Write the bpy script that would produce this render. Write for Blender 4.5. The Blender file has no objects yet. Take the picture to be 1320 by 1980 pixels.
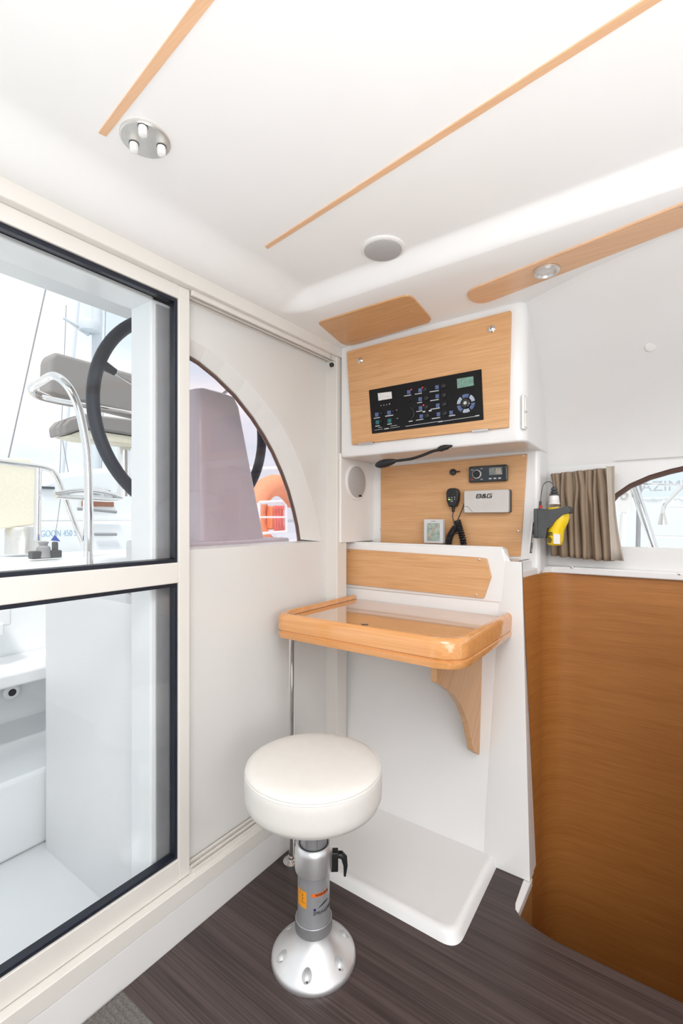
import bpy, bmesh, math, random
from mathutils import Vector, Matrix
random.seed(4)
S = bpy.context.scene
COL = S.collection
PI = math.pi
# ------------------------------------------------------------------ camera
F = 913.0                       # focal length in pixels of the 1320x1980 frame
CAM = Vector((0, 0, 1.195))
FW = Vector((-.5825, .8128, 0)); RT = Vector((.8128, .5825, 0)); UP = Vector((0, 0, 1))
cd = bpy.data.cameras.new('camera'); cam = bpy.data.objects.new('camera', cd); COL.objects.link(cam)
cd.sensor_fit = 'VERTICAL'; cd.sensor_height = 36; cd.lens = F / 1980 * 36
cd.shift_y = 13 / 1980; cd.clip_start = .01; cd.clip_end = 300
cam.matrix_world = Matrix((( RT.x, UP.x, -FW.x, CAM.x), (RT.y, UP.y, -FW.y, CAM.y), (RT.z, UP.z, -FW.z, CAM.z), (0, 0, 0, 1)))
S.camera = cam
# ------------------------------------------------------------------ world
W = bpy.data.worlds.new('sky'); S.world = W; W.use_nodes = True
wn = W.node_tree; wn.nodes.clear()
def N(t, ty, **k):
    n = t.nodes.new(ty)
    for a, b in k.items(): setattr(n, a, b)
    return n
wo = N(wn, 'ShaderNodeOutputWorld'); wb = N(wn, 'ShaderNodeBackground'); wb.inputs[1].default_value = .60
tc = N(wn, 'ShaderNodeTexCoord'); ns = N(wn, 'ShaderNodeTexNoise'); ns.inputs['Scale'].default_value = 2.2; ns.inputs['Detail'].default_value = 6
mp = N(wn, 'ShaderNodeMapping'); mp.inputs['Scale'].default_value = (1, 1, 2.5)
rp = N(wn, 'ShaderNodeValToRGB'); rp.color_ramp.elements[0].position = .40; rp.color_ramp.elements[1].position = .56
rp.color_ramp.elements[0].color = (.72, .82, .91, 1); rp.color_ramp.elements[1].color = (1, 1, 1, 1)
L = wn.links.new
L(tc.outputs['Generated'], mp.inputs[0]); L(mp.outputs[0], ns.inputs['Vector']); L(ns.outputs[0], rp.inputs[0]); L(rp.outputs[0], wb.inputs[0]); L(wb.outputs[0], wo.inputs[0])
# soft daylight from the saloon windows behind the camera, plus two added fill lamps
def area(name, loc, target, sx, sy, e, c=(1, 1, 1), spread=180):
    d = bpy.data.lights.new(name, 'AREA'); d.shape = 'RECTANGLE'; d.size = sx; d.size_y = sy; d.energy = e; d.color = c; d.spread = math.radians(spread)
    o = bpy.data.objects.new(name, d); COL.objects.link(o); o.location = loc
    o.rotation_euler = (Vector(target) - Vector(loc)).to_track_quat('-Z', 'Y').to_euler(); return o
area('saloon_window_light', (1.7, -1.3, 1.35), (-.7, 1.0, 1.3), 2.4, 1.5, 25)
area('ceiling_fill', (.55, -.30, .12), (.50, -.22, 2.0), 1.4, 1.0, 15.5, spread=115)  # unseen upward fill near the floor, added to brighten the ceiling
area('overhead_fill', (-.08, .08, 1.94), (-.12, .14, 0), .7, .7, 7.8)  # unseen fill above the camera, added to light upward faces
sd = bpy.data.lights.new('sun', 'SUN'); sd.energy = 1.4; sd.angle = math.radians(12); sd.color = (1, .97, .93)
so = bpy.data.objects.new('sun', sd); COL.objects.link(so); so.location = (-6, -6, 9)
so.rotation_euler = (Vector((-.30, .45, -1))).to_track_quat('-Z', 'Y').to_euler()
S.view_settings.view_transform = 'Standard'; S.view_settings.look = 'None'
S.view_settings.exposure = 1.02; S.view_settings.gamma = 1; S.view_settings.use_curve_mapping = False

def ray(u, v): return FW + RT * ((u - 660) / F) + UP * ((1003 - v) / F)
def PA(u, v, a, val):
    d = ray(u, v); t = (val - CAM[a]) / d[a]; return CAM + d * t
def PX(u, v, x): return PA(u, v, 0, x)
def PY(u, v, y): return PA(u, v, 1, y)
def PZ(u, v, z): return PA(u, v, 2, z)
# ------------------------------------------------------------------ materials
def mat(name, col, rough=.5, metal=0, coat=0, emit=None, es=0, noise=0, nscale=40, bump=0, spec=.5, ani=0):
    m = bpy.data.materials.new(name); m.use_nodes = True; t = m.node_tree; b = t.nodes['Principled BSDF']
    b.inputs['Base Color'].default_value = (*col, 1); b.inputs['Roughness'].default_value = rough
    b.inputs['Metallic'].default_value = metal; b.inputs['Coat Weight'].default_value = coat
    b.inputs['Coat Roughness'].default_value = .06; b.inputs['Specular IOR Level'].default_value = spec
    if emit: b.inputs['Emission Color'].default_value = (*emit, 1); b.inputs['Emission Strength'].default_value = es
    c = N(t, 'ShaderNodeTexCoord'); n = N(t, 'ShaderNodeTexNoise'); n.inputs['Scale'].default_value = nscale; n.inputs['Detail'].default_value = 4
    t.links.new(c.outputs['Object'], n.inputs['Vector'])
    if noise:
        r = N(t, 'ShaderNodeValToRGB')
        r.color_ramp.elements[0].position = .3; r.color_ramp.elements[1].position = .7
        r.color_ramp.elements[0].color = (*[k * (1 - noise) for k in col], 1); r.color_ramp.elements[1].color = (*[min(1, k * (1 + noise * .5)) for k in col], 1)
        t.links.new(n.outputs[0], r.inputs[0]); t.links.new(r.outputs[0], b.inputs['Base Color'])
    if bump:
        p = N(t, 'ShaderNodeBump'); p.inputs['Strength'].default_value = bump; p.inputs['Distance'].default_value = .001
        t.links.new(n.outputs[0], p.inputs['Height']); t.links.new(p.outputs[0], b.inputs['Normal'])
    return m
def wood(name, light, dark, axis='x', rough=.4, coat=.1, fine=260, long=5, band=.5, rot=0):
    m = bpy.data.materials.new(name); m.use_nodes = True; t = m.node_tree; b = t.nodes['Principled BSDF']
    c = N(t, 'ShaderNodeTexCoord'); mp = N(t, 'ShaderNodeMapping'); sc = [long if 'xyz'[i] in axis else fine for i in range(3)]; mp.inputs['Scale'].default_value = sc
    pre = N(t, 'ShaderNodeMapping'); pre.inputs['Rotation'].default_value = (rot, 0, 0)
    n1 = N(t, 'ShaderNodeTexNoise'); n1.inputs['Scale'].default_value = 1; n1.inputs['Detail'].default_value = 3; n1.inputs['Distortion'].default_value = .3
    mp2 = N(t, 'ShaderNodeMapping'); sc2 = [long * .35 if 'xyz'[i] in axis else fine * .16 for i in range(3)]; mp2.inputs['Scale'].default_value = sc2
    n2 = N(t, 'ShaderNodeTexNoise'); n2.inputs['Scale'].default_value = 1; n2.inputs['Detail'].default_value = 3
    mx = N(t, 'ShaderNodeMix'); mx.inputs[0].default_value = band
    r = N(t, 'ShaderNodeValToRGB'); r.color_ramp.elements[0].position = .36; r.color_ramp.elements[1].position = .62
    r.color_ramp.elements[0].color = (*dark, 1); r.color_ramp.elements[1].color = (*light, 1)
    k = t.links.new
    k(c.outputs['Object'], pre.inputs[0]); k(pre.outputs[0], mp.inputs[0]); k(pre.outputs[0], mp2.inputs[0]); k(mp.outputs[0], n1.inputs['Vector']); k(mp2.outputs[0], n2.inputs['Vector'])
    k(n1.outputs[0], mx.inputs[2]); k(n2.outputs[0], mx.inputs[3]); k(mx.outputs[0], r.inputs[0]); k(r.outputs[0], b.inputs['Base Color'])
    b.inputs['Roughness'].default_value = rough; b.inputs['Coat Weight'].default_value = coat; b.inputs['Coat Roughness'].default_value = .08
    return m
def glass(name, col, refl=.06, rough=0.0):
    m = bpy.data.materials.new(name); m.use_nodes = True; t = m.node_tree; t.nodes.clear()
    o = N(t, 'ShaderNodeOutputMaterial'); a = N(t, 'ShaderNodeBsdfTransparent'); a.inputs[0].default_value = (*col, 1)
    g = N(t, 'ShaderNodeBsdfGlossy'); g.inputs['Roughness'].default_value = rough; g.inputs[0].default_value = (1, 1, 1, 1)
    lw = N(t, 'ShaderNodeLayerWeight'); lw.inputs[0].default_value = .5; pw = N(t, 'ShaderNodeMath', operation='POWER'); pw.inputs[1].default_value = 5
    f = N(t, 'ShaderNodeMath', operation='MULTIPLY_ADD'); f.inputs[1].default_value = .6; f.inputs[2].default_value = .02; t.links.new(lw.outputs['Facing'], pw.inputs[0]); t.links.new(pw.outputs[0], f.inputs[0]); x = N(t, 'ShaderNodeMixShader')
    t.links.new(f.outputs[0], x.inputs[0]); t.links.new(a.outputs[0], x.inputs[1]); t.links.new(g.outputs[0], x.inputs[2]); t.links.new(x.outputs[0], o.inputs[0])
    return m
GEL = mat('white_gelcoat', (.80, .79, .78), .28, coat=.25, noise=.02, nscale=3)
CEIL = mat('ceiling_liner', (.89, .885, .875), .5, noise=.015, nscale=5)
CREAM = mat('cream_painted_aluminium', (.74, .71, .665), .38, noise=.02, nscale=8)
PANEL = mat('white_panel', (.72, .71, .69), .3, coat=.2, noise=.02, nscale=4)
GASK = mat('black_rubber_gasket', (.008, .011, .022), .35, noise=.3)
BLK = mat('black_plastic', (.012, .012, .014), .4, noise=.3, bump=.1)
BLKG = mat('black_gloss', (.008, .008, .010), .15, coat=.5, noise=.2)
BOARD = mat('black_panel_board', (.007, .007, .008), .5, noise=.2, spec=.25)
OAK = wood('light_oak', (.70, .40, .195), (.57, .30, .125), 'x', fine=400, long=8, band=.35)
OAKV = wood('light_oak_bracket', (.66, .38, .19), (.55, .29, .13), 'z', rot=.75)
OAKS = wood('light_oak_strip', (.80, .50, .30), (.70, .41, .23), 'x', fine=300, long=8)
OAKD = wood('shaded_oak_veneer', (.47, .190, .044), (.37, .135, .027), 'xy', rough=.5, fine=330, long=8, band=.4)  # same oak as the panels, darkened to carry the stairwell shade
TBL = wood('lacquered_oak', (.74, .36, .135), (.62, .27, .085), 'x', rough=.2, coat=.8, fine=190, long=4)
TBLY = wood('lacquered_oak_side', (.70, .33, .12), (.60, .26, .08), 'y', rough=.2, coat=.8, fine=190, long=4)
TTOP = wood('varnished_oak_top', (.62, .33, .15), (.52, .26, .105), 'x', rough=.08, coat=1, fine=220, long=4)
FLOOR = wood('dark_wenge_floor', (.086, .060, .056), (.028, .019, .018), 'x', rough=.42, coat=.0, fine=230, long=2.2, band=.36)
CHR = mat('chrome', (.80, .79, .78), .08, 1, noise=.03)
STEEL = mat('brushed_steel', (.72, .70, .67), .34, .8, noise=.06, nscale=60)
ALU = mat('satin_aluminium', (.78, .78, .79), .42, .85, noise=.03, nscale=30)
ALUC = mat('anodised_column', (.40, .40, .415), .38, .45, noise=.05, nscale=30)
ALUD = mat('dark_aluminium', (.33, .33, .34), .35, .5, noise=.1)
VINYL = mat('white_vinyl', (.73, .705, .665), .5, noise=.02, nscale=30, bump=.25)
GRILLE = mat('grey_speaker_grille', (.46, .445, .44), .7, noise=.12, nscale=400, bump=.6)
WPL = mat('white_plastic', (.80, .79, .77), .35, noise=.02)
GPL = mat('grey_plastic', (.60, .575, .55), .4, noise=.02)
DGPL = mat('charcoal_plastic', (.065, .068, .07), .5, noise=.15)
YEL = mat('yellow_plastic', (.88, .60, .005), .35, noise=.04)
RED = mat('red_plastic', (.5, .02, .01), .4, noise=.1)
ORG = mat('orange_sticker', (.85, .32, .01), .5, noise=.03)
INK = mat('printed_black', (.015, .015, .018), .6, noise=.1)
INKW = mat('printed_white', (.62, .62, .64), .6, noise=.1)
INKG = mat('printed_grey', (.30, .30, .31), .6, noise=.1)
CURT = mat('taupe_curtain', (.33, .25, .18), .9, noise=.08, nscale=500, bump=.3, spec=.1)
LINING = mat('pale_curtain_lining', (.52, .46, .40), .85, noise=.05, nscale=300, spec=.1)
ICON = mat('blue_icon_sticker', (.10, .14, .30), .4, noise=.6, nscale=300)
ICONT = mat('teal_icon_sticker', (.02, .16, .18), .4, noise=.5, nscale=300)
LCD = mat('green_lcd', (.16, .28, .23), .3, noise=.35, nscale=90, emit=(.2, .4, .3), es=.05)
METER = mat('pale_meter_face', (.75, .74, .72), .35, noise=.25, nscale=140)
LED = mat('red_led', (.8, .02, .02), .3, emit=(1, .02, .03), es=3)
GREENL = mat('green_led', (.3, .8, .05), .3, emit=(.4, 1, .1), es=1)
SEAL = mat('brown_seal', (.12, .065, .05), .5, noise=.1)
MAT_ = mat('grey_woven_mat', (.17, .155, .145), .95, noise=.35, nscale=220, bump=1, spec=.1)
FAB = mat('grey_canvas', (.33, .31, .30), .9, noise=.12, nscale=400, bump=.4, spec=.1)
CREAMC = mat('cream_canvas', (.86, .81, .66), .8, noise=.05, nscale=60, bump=.3)
RIM = mat('navy_leather_rim', (.030, .035, .050), .55, noise=.2, nscale=150, bump=.3)
DECK = mat('outdoor_gelcoat', (.80, .82, .83), .35, coat=.2, noise=.02, nscale=3)
DECK2 = mat('outdoor_hull', (.84, .85, .86), .4, noise=.02, nscale=3)
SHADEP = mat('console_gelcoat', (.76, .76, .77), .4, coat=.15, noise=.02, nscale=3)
ORN = mat('orange_canvas', (.92, .38, .20), .6, noise=.1, nscale=60)
REDL = mat('red_line', (.90, .25, .22), .7, noise=.1)
BLUE = mat('blue_nylon', (.05, .10, .45), .6, noise=.1)
LETB = mat('pale_blue_letters', (.38, .52, .64), .5, noise=.05)
DARKW = mat('dark_boat_window', (.05, .06, .08), .1, noise=.2)
BRN = mat('brown_hatch', (.28, .11, .06), .5, noise=.2)
GLS = glass('clear_glass', (.975, .98, .98))
TINT = glass('tinted_acrylic', (.93, .885, .905))
CLR = glass('clear_dome', (.93, .93, .93))
WATER = mat('harbour_water', (.55, .62, .66), .2, noise=.2, nscale=2, bump=.5)
# ------------------------------------------------------------------ mesh builder
class MB:
    def __init__(s): s.v = []; s.f = []; s.m = []
    def add(s, vs, fs, m=0, M=None):
        b = len(s.v)
        for p in vs:
            p = Vector(p); s.v.append(M @ p if M else p)
        for f in fs: s.f.append([b + i for i in f]); s.m.append(m)
        return s
    def box(s, x0, x1, y0, y1, z0, z1, m=0, M=None):
        v = [(x, y, z) for x in (x0, x1) for y in (y0, y1) for z in (z0, z1)]
        return s.add(v, [(0, 1, 3, 2), (4, 6, 7, 5), (0, 4, 5, 1), (2, 3, 7, 6), (0, 2, 6, 4), (1, 5, 7, 3)], m, M)
    def prism(s, poly, axis, a, b, m=0, M=None):
        # poly given in the two remaining axes in order
        def P(p, c):
            if axis == 'x': return (c, p[0], p[1])
            if axis == 'y': return (p[0], c, p[1])
            return (p[0], p[1], c)
        n = len(poly); v = [P(p, a) for p in poly] + [P(p, b) for p in poly]
        f = [list(range(n))[::-1], list(range(n, 2 * n))] + [(i, (i + 1) % n, n + (i + 1) % n, n + i) for i in range(n)]
        return s.add(v, f, m, M)
    def loft(s, rings, closed=True, caps=True, m=0):
        n = len(rings[0]); v = [p for r in rings for p in r]; f = []
        for k in range(len(rings) - 1):
            for i in range(n if closed else n - 1):
                j = (i + 1) % n; f.append((k * n + i, k * n + j, (k + 1) * n + j, (k + 1) * n + i))
        if caps: f.append(list(range(n))[::-1]); f.append([(len(rings) - 1) * n + i for i in range(n)])
        return s.add(v, f, m)
    def tube(s, pts, r, n=12, caps=True, m=0):
        pts = [Vector(p) for p in pts]; rings = []; rr = r if isinstance(r, (list, tuple)) else [r] * len(pts)
        t0 = (pts[1] - pts[0]).normalized(); a = t0.orthogonal().normalized()
        for i, p in enumerate(pts):
            t = ((pts[min(i + 1, len(pts) - 1)] - pts[max(i - 1, 0)])).normalized()
            a = (a - t * a.dot(t)).normalized(); b = t.cross(a)
            rings.append([p + (a * math.cos(2 * PI * k / n) + b * math.sin(2 * PI * k / n)) * rr[i] for k in range(n)])
        return s.loft(rings, True, caps, m)
    def lathe(s, prof, c=(0, 0, 0), ax=(0, 0, 1), n=48, m=0):
        ax = Vector(ax).normalized(); a = ax.orthogonal().normalized(); b = ax.cross(a); c = Vector(c)
        rings = [[c + ax * h + (a * math.cos(2 * PI * k / n) + b * math.sin(2 * PI * k / n)) * max(r, 1e-5) for k in range(n)] for r, h in prof]
        return s.loft(rings, True, True, m)
    def torus(s, c, ax, R, r, n=64, k=12, m=0, a0=0, a1=2 * PI):
        ax = Vector(ax).normalized(); a = ax.orthogonal().normalized(); b = ax.cross(a); c = Vector(c)
        full = abs(a1 - a0 - 2 * PI) < 1e-6; rings = []
        for i in range(n + 1):
            t = a0 + (a1 - a0) * i / n; d = a * math.cos(t) + b * math.sin(t)
            rings.append([c + d * (R + r * math.cos(2 * PI * j / k)) + ax * (r * math.sin(2 * PI * j / k)) for j in range(k)])
        return s.loft(rings, True, not full, m)
    def build(s, name, mats, parent=None, bevel=0, seg=3, smooth=True, ang=35, sub=0, solid=0):
        if not isinstance(mats, (list, tuple)): mats = [mats]
        me = bpy.data.meshes.new(name); lo = [min(v[i] for v in s.v) for i in range(3)]; hi = [max(v[i] for v in s.v) for i in range(3)]
        org = Vector(((lo[0] + hi[0]) / 2, (lo[1] + hi[1]) / 2, lo[2]))
        me.from_pydata([v - org for v in s.v], [], s.f); me.polygons.foreach_set('material_index', s.m)
        for q in mats: me.materials.append(q)
        bm = bmesh.new(); bm.from_mesh(me); bmesh.ops.remove_doubles(bm, verts=bm.verts, dist=1e-6)
        if not solid: bmesh.ops.recalc_face_normals(bm, faces=bm.faces)
        bm.to_mesh(me); bm.free()
        if smooth: me.shade_smooth(); me.set_sharp_from_angle(angle=math.radians(ang))
        o = bpy.data.objects.new(name, me); COL.objects.link(o)
        if parent: o.parent = parent; o.location = org - wloc(parent)
        else: o.location = org
        if solid: q = o.modifiers.new('s', 'SOLIDIFY'); q.thickness = solid; q.offset = 0
        if bevel:
            q = o.modifiers.new('b', 'BEVEL'); q.width = bevel; q.segments = seg; q.limit_method = 'ANGLE'; q.angle_limit = math.radians(30); q.harden_normals = True
        if sub: q = o.modifiers.new('u', 'SUBSURF'); q.levels = sub; q.render_levels = sub
        return o
def wloc(o):
    l = Vector(o.location)
    while o.parent: o = o.parent; l += o.location
    return l
def tag(o, label, cat, group=None, kind=None):
    if label: o['label'] = label
    if cat: o['category'] = cat
    if group: o['group'] = group
    if kind: o['kind'] = kind
    return o
def thing(name, loc, label, cat, group=None):
    o = bpy.data.objects.new(name, None); COL.objects.link(o); o.location = loc; o.empty_display_size = .05
    return tag(o, label, cat, group)
def struct(name, mb, m, **k):
    o = mb.build(name, m, **k); o['kind'] = 'structure'; return o
def lab(o, l): o['label'] = l; return o
def rpoly(pts, r, n=6):
    out = []; N_ = len(pts); rs = r if isinstance(r, (list, tuple)) else [r] * N_
    for i in range(N_):
        p = Vector(pts[i]).to_2d(); a = (Vector(pts[i - 1]).to_2d() - p); b = (Vector(pts[(i + 1) % N_]).to_2d() - p); R = rs[i]
        if R <= 0: out.append(tuple(p)); continue
        an = a.angle(b); d = min(R / math.tan(an / 2), a.length * .49, b.length * .49); p0 = p + a.normalized() * d; p1 = p + b.normalized() * d
        for k in range(n + 1):
            t = k / n; q = p0 * (1 - t) ** 2 + p * 2 * t * (1 - t) + p1 * t * t; out.append((q.x, q.y))
    return out
def interp(pts, x):
    if x <= pts[0][0]: return pts[0][1]
    for (a, b), (c, d) in zip(pts, pts[1:]):
        if x <= c: return b + (d - b) * (x - a) / (c - a)
    return pts[-1][1]
def spline(P, n=8):
    P = [Vector(p) for p in P]; out = []
    for i in range(len(P) - 1):
        p0 = P[max(i - 1, 0)]; p1 = P[i]; p2 = P[i + 1]; p3 = P[min(i + 2, len(P) - 1)]
        for k in range(n):
            t = k / n; out.append(.5 * ((2 * p1) + (p2 - p0) * t + (2 * p0 - 5 * p1 + 4 * p2 - p3) * t * t + (3 * p1 - p0 - 3 * p2 + p3) * t ** 3))
    out.append(P[-1]); return out
def text(s, size, M, m, name, parent=None, depth=.0004, wrap=None, bold=False, shear=0):
    cu = bpy.data.curves.new('t', 'FONT'); cu.body = s; cu.size = size; cu.extrude = depth; cu.align_x = 'CENTER'; cu.align_y = 'CENTER'; cu.shear = shear
    if bold: cu.offset = size * .025
    o = bpy.data.objects.new('t', cu); COL.objects.link(o); dg = bpy.context.evaluated_depsgraph_get(); dg.update()
    me = bpy.data.meshes.new_from_object(o.evaluated_get(dg)); bpy.data.objects.remove(o)
    mb = MB(); vs = [v.co.copy() for v in me.vertices]
    if wrap: vs = [wrap(v) for v in vs]
    mb.add(vs, [list(p.vertices) for p in me.polygons], 0, M); return mb.build(name, m, parent, smooth=False)
def MY(loc, sx=1): return Matrix.Translation(loc) @ Matrix.Rotation(PI / 2, 4, 'X')     # facing -Y
def MX(loc): return Matrix.Translation(loc) @ Matrix.Rotation(PI / 2, 4, 'Z') @ Matrix.Rotation(PI / 2, 4, 'X')   # facing +X
def screws(parent, pts, ax, r=.004, m=None, name='screw'):
    for p in pts:
        b = MB(); b.lathe([(r, -.001), (r, .0012), (r * .6, .002)], p, ax, 12); b.lathe([(r * .35, .002), (r * .35, .0023)], p, ax, 6, 1)
        b.build(name, [m or STEEL, INK], parent)

# ================================================================== SETTING
# floor with the notch by the console and the edge over the stairwell
fp = [(-1.15, -1.6), (2.2, -1.6), (2.2, 1.44), (-.28, 1.44)]
arc = [(-.325, 1.446), (-.361, 1.456), (-.393, 1.470), (-.410, 1.487), (-.416, 1.51)]
fp += arc + [(-.420, 1.60), (-.422, 1.655), (-.52, 1.66), (-1.15, 1.66)]
struct('floor', MB().prism(fp, 'z', -.035, 0), FLOOR, bevel=.003)
# ceiling: flat liner whose edges roll down to the header and to the shelf-like flange
def ceil_z(x, y):
    # distance inside the raised field
    dx = (x + 1.135) / .15; dy = (1.262 - y) / .078; R = 1.0
    if dx < R and dy < R: d = R - math.hypot(R - max(dx, -9), R - max(dy, -9))
    else: d = min(dx, dy)
    t = max(0, min(1, d)); return 1.908 + .047 * (t * t * (3 - 2 * t))
xs = [-1.30, -1.15] + [-1.14 + .0125 * i for i in range(22)] + [-.8, -.6, -.4, -.2, 0, .3, .6, 1.0, 1.5, 2.2]
ys = [-1.6, -1.0, -.5, 0, .4, .7, .9, 1.0, 1.1, 1.16] + [1.18 + .004 * i for i in range(20)] + [1.35, 1.5, 1.65, 1.9, 2.1]
v = [(x, y, ceil_z(x, y)) for x in xs for y in ys]; n = len(ys)
f = [(i * n + j, i * n + j + 1, (i + 1) * n + j + 1, (i + 1) * n + j) for i in range(len(xs) - 1) for j in range(n - 1)]
b = MB(); b.add(v, f); v2 = [(x, y, 2.03) for x in xs for y in ys]; b.add(v2, f)
struct('ceiling', b, CEIL, ang=60)
# left wall: white kick panel, cream sill, header beam
struct('baseboard_left', MB().box(-1.26, -1.15, -1.6, 1.66, -.1, .10), GEL, bevel=.004)
b = MB(); b.box(-1.26, -1.148, -1.6, 1.62, .10, .148); struct('trim_1', b, CREAM, bevel=.003)
b = MB(); b.box(-1.30, -1.148, -1.6, 1.655, 1.868, 1.925); struct('trim_2', b, CREAM, bevel=.004)
b = MB()
for k, (xa, z0, z1) in enumerate(((-1.168, 1.852, 1.868), (-1.188, 1.852, 1.868), (-1.208, 1.852, 1.868))): b.box(xa - .004, xa + .004, .872, 1.59, z0 - .0 * k, z1)
struct('trim_3', b, CREAM, bevel=.001)                    # upper guide rails
b = MB()
for xa in (-1.162, -1.180, -1.200): b.box(xa - .003, xa + .003, .872, 1.59, .148, .165)
b.box(-1.215, -1.15, .872, 1.59, .146, .150)
struct('trim_4', b, CREAM, bevel=.001)                    # lower guide rails
# corner post
post = struct('trim_5', MB().box(-1.225, -1.157, 1.583, 1.652, .10, 1.868), CREAM, bevel=.003)
b = MB(); b.lathe([(.009, 0), (.009, .010), (.006, .013)], PX(639, 706, -1.157) , (1, 0, 0), 20); lab(b.build('rubber_stop', BLK, post), 'black rubber stop')
screws(post, [PX(640, 686, -1.157), PX(640, 691, -1.157)], (1, 0, 0), .003)
# fixed bulkhead panel with the arched opening
arch_in = [(.85, 1.712), (.898, 1.703), (.955, 1.690), (1.024, 1.662), (1.105, 1.618), (1.186, 1.556), (1.245, 1.50), (1.292, 1.445), (1.34, 1.375), (1.379, 1.305), (1.41, 1.23), (1.432, 1.165), (1.444, 1.108)]
arch_out = [(.85, 1.752), (.898, 1.742), (.96, 1.735), (1.04, 1.712), (1.13, 1.672), (1.22, 1.615), (1.30, 1.553), (1.365, 1.482), (1.42, 1.405), (1.465, 1.32), (1.505, 1.235), (1.53, 1.165), (1.546, 1.100)]
Z0 = 1.100
b = MB()
def facewall(b, x, pts, zb, z0, z1, ya, yb):
    b.add([(x, ya, z0), (x, yb, z0), (x, yb, zb), (x, ya, zb)], [(0, 1, 2, 3)])
    pp = [p for p in pts]
    for (y0, a), (y1, c) in zip(pp, pp[1:]):
        b.add([(x, y0, a), (x, y1, c), (x, y1, z1), (x, y0, z1)], [(0, 1, 2, 3)])
    b.add([(x, pp[-1][0], zb), (x, yb, zb), (x, yb, z1), (x, pp[-1][0], z1)], [(0, 1, 2, 3)])
facewall(b, -1.212, arch_out, Z0, .146, 1.868, .85, 1.66)
facewall(b, -1.256, arch_in, Z0 + .006, -.1, 1.868, .85, 1.66)
i2 = [(y, z + .004) for y, z in arch_in]
b.loft([[(-1.212, y, z) for y, z in arch_out], [(-1.236, y, z) for y, z in i2]], False, False)
b.loft([[(-1.236, y, z) for y, z in i2], [(-1.256, y, z) for y, z in arch_in]], False, False)
b.add([(-1.212, .85, Z0), (-1.212, 1.546, Z0), (-1.236, 1.444, Z0 + .006), (-1.236, .85, Z0 + .006)], [(0, 1, 2, 3)])
b.add([(-1.236, .85, Z0 + .006), (-1.236, 1.444, Z0 + .006), (-1.256, 1.444, Z0 + .006), (-1.256, .85, Z0 + .006)], [(0, 1, 2, 3)])
struct('wall_left', b, PANEL, smooth=False)
w1 = struct('window_1', MB().tube([(-1.241, y - .003, z - .003) for y, z in arch_in], .0055, 8), SEAL)
pb = MB(); poly = [(.85, Z0 + .006)] + [(y, z) for y, z in arch_in] ; pb.prism(poly, 'x', -1.253, -1.248)
pb.build('pane', TINT, w1, smooth=False)
# wall strip between the post and the console, in shade
struct('wall_corner', MB().box(-1.25, -1.222, 1.62, 2.05, -.1, 1.9), CREAM)
# door jamb of the bulkhead, seen through the door glass
jm = struct('trim_6', MB().box(-1.325, -1.222, .775, .893, -.12, 1.87), DECK, bevel=.006)
struct('trim_7', MB().box(-1.325, -1.222, -1.6, .893, 1.815, 1.868), DECK, bevel=.006)
b = MB(); b.box(-1.222, -1.216, .790, .850, .15, 1.81); struct('trim_8', b, ALUC, bevel=.001)
struct('ceiling_cockpit', MB().box(-1.93, -1.262, -3, 4.2, 2.05, 2.12), DECK, bevel=.01)
# sliding door
d1 = bpy.data.objects.new('door_1', None); COL.objects.link(d1); d1.location = (-1.19, .3, .15); d1['kind'] = 'structure'
X0, X1 = -1.205, -1.172; YL, YR = -.35, .870
b = MB(); b.box(X0, X1, .832, YR, .15, 1.868); b.build('stile', CREAM, d1, bevel=.003)
b = MB(); b.box(X0, X1, YL, YL + .045, .15, 1.868); b.build('stile', CREAM, d1, bevel=.003)
b = MB(); b.box(X0, X1, YL + .045, .832, 1.829, 1.868); b.build('top_rail', CREAM, d1, bevel=.002)
b = MB(); b.box(X0, X1, YL + .045, .832, 1.010, 1.069); b.build('middle_rail', CREAM, d1, bevel=.003)
b = MB(); b.box(X0, X1, YL + .045, .832, .15, .214); b.build('bottom_rail', CREAM, d1, bevel=.002)
for z0, z1 in ((1.069, 1.829), (.214, 1.010)):
    ya, yb = YL + .045, .832; g = .0105
    b = MB(); b.box(X0 + .004, X1 - .006, ya, yb, z1 - g, z1); b.box(X0 + .004, X1 - .006, ya, yb, z0, z0 + g); b.box(X0 + .004, X1 - .006, ya, ya + g, z0 + g, z1 - g); b.box(X0 + .004, X1 - .006, yb - g, yb, z0 + g, z1 - g)
    b.build('gasket', GASK, d1, bevel=.002)
    b = MB(); b.box(-1.192, -1.187, ya + g, yb - g, z0 + g, z1 - g); b.build('pane', GLS, d1, smooth=False)
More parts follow.
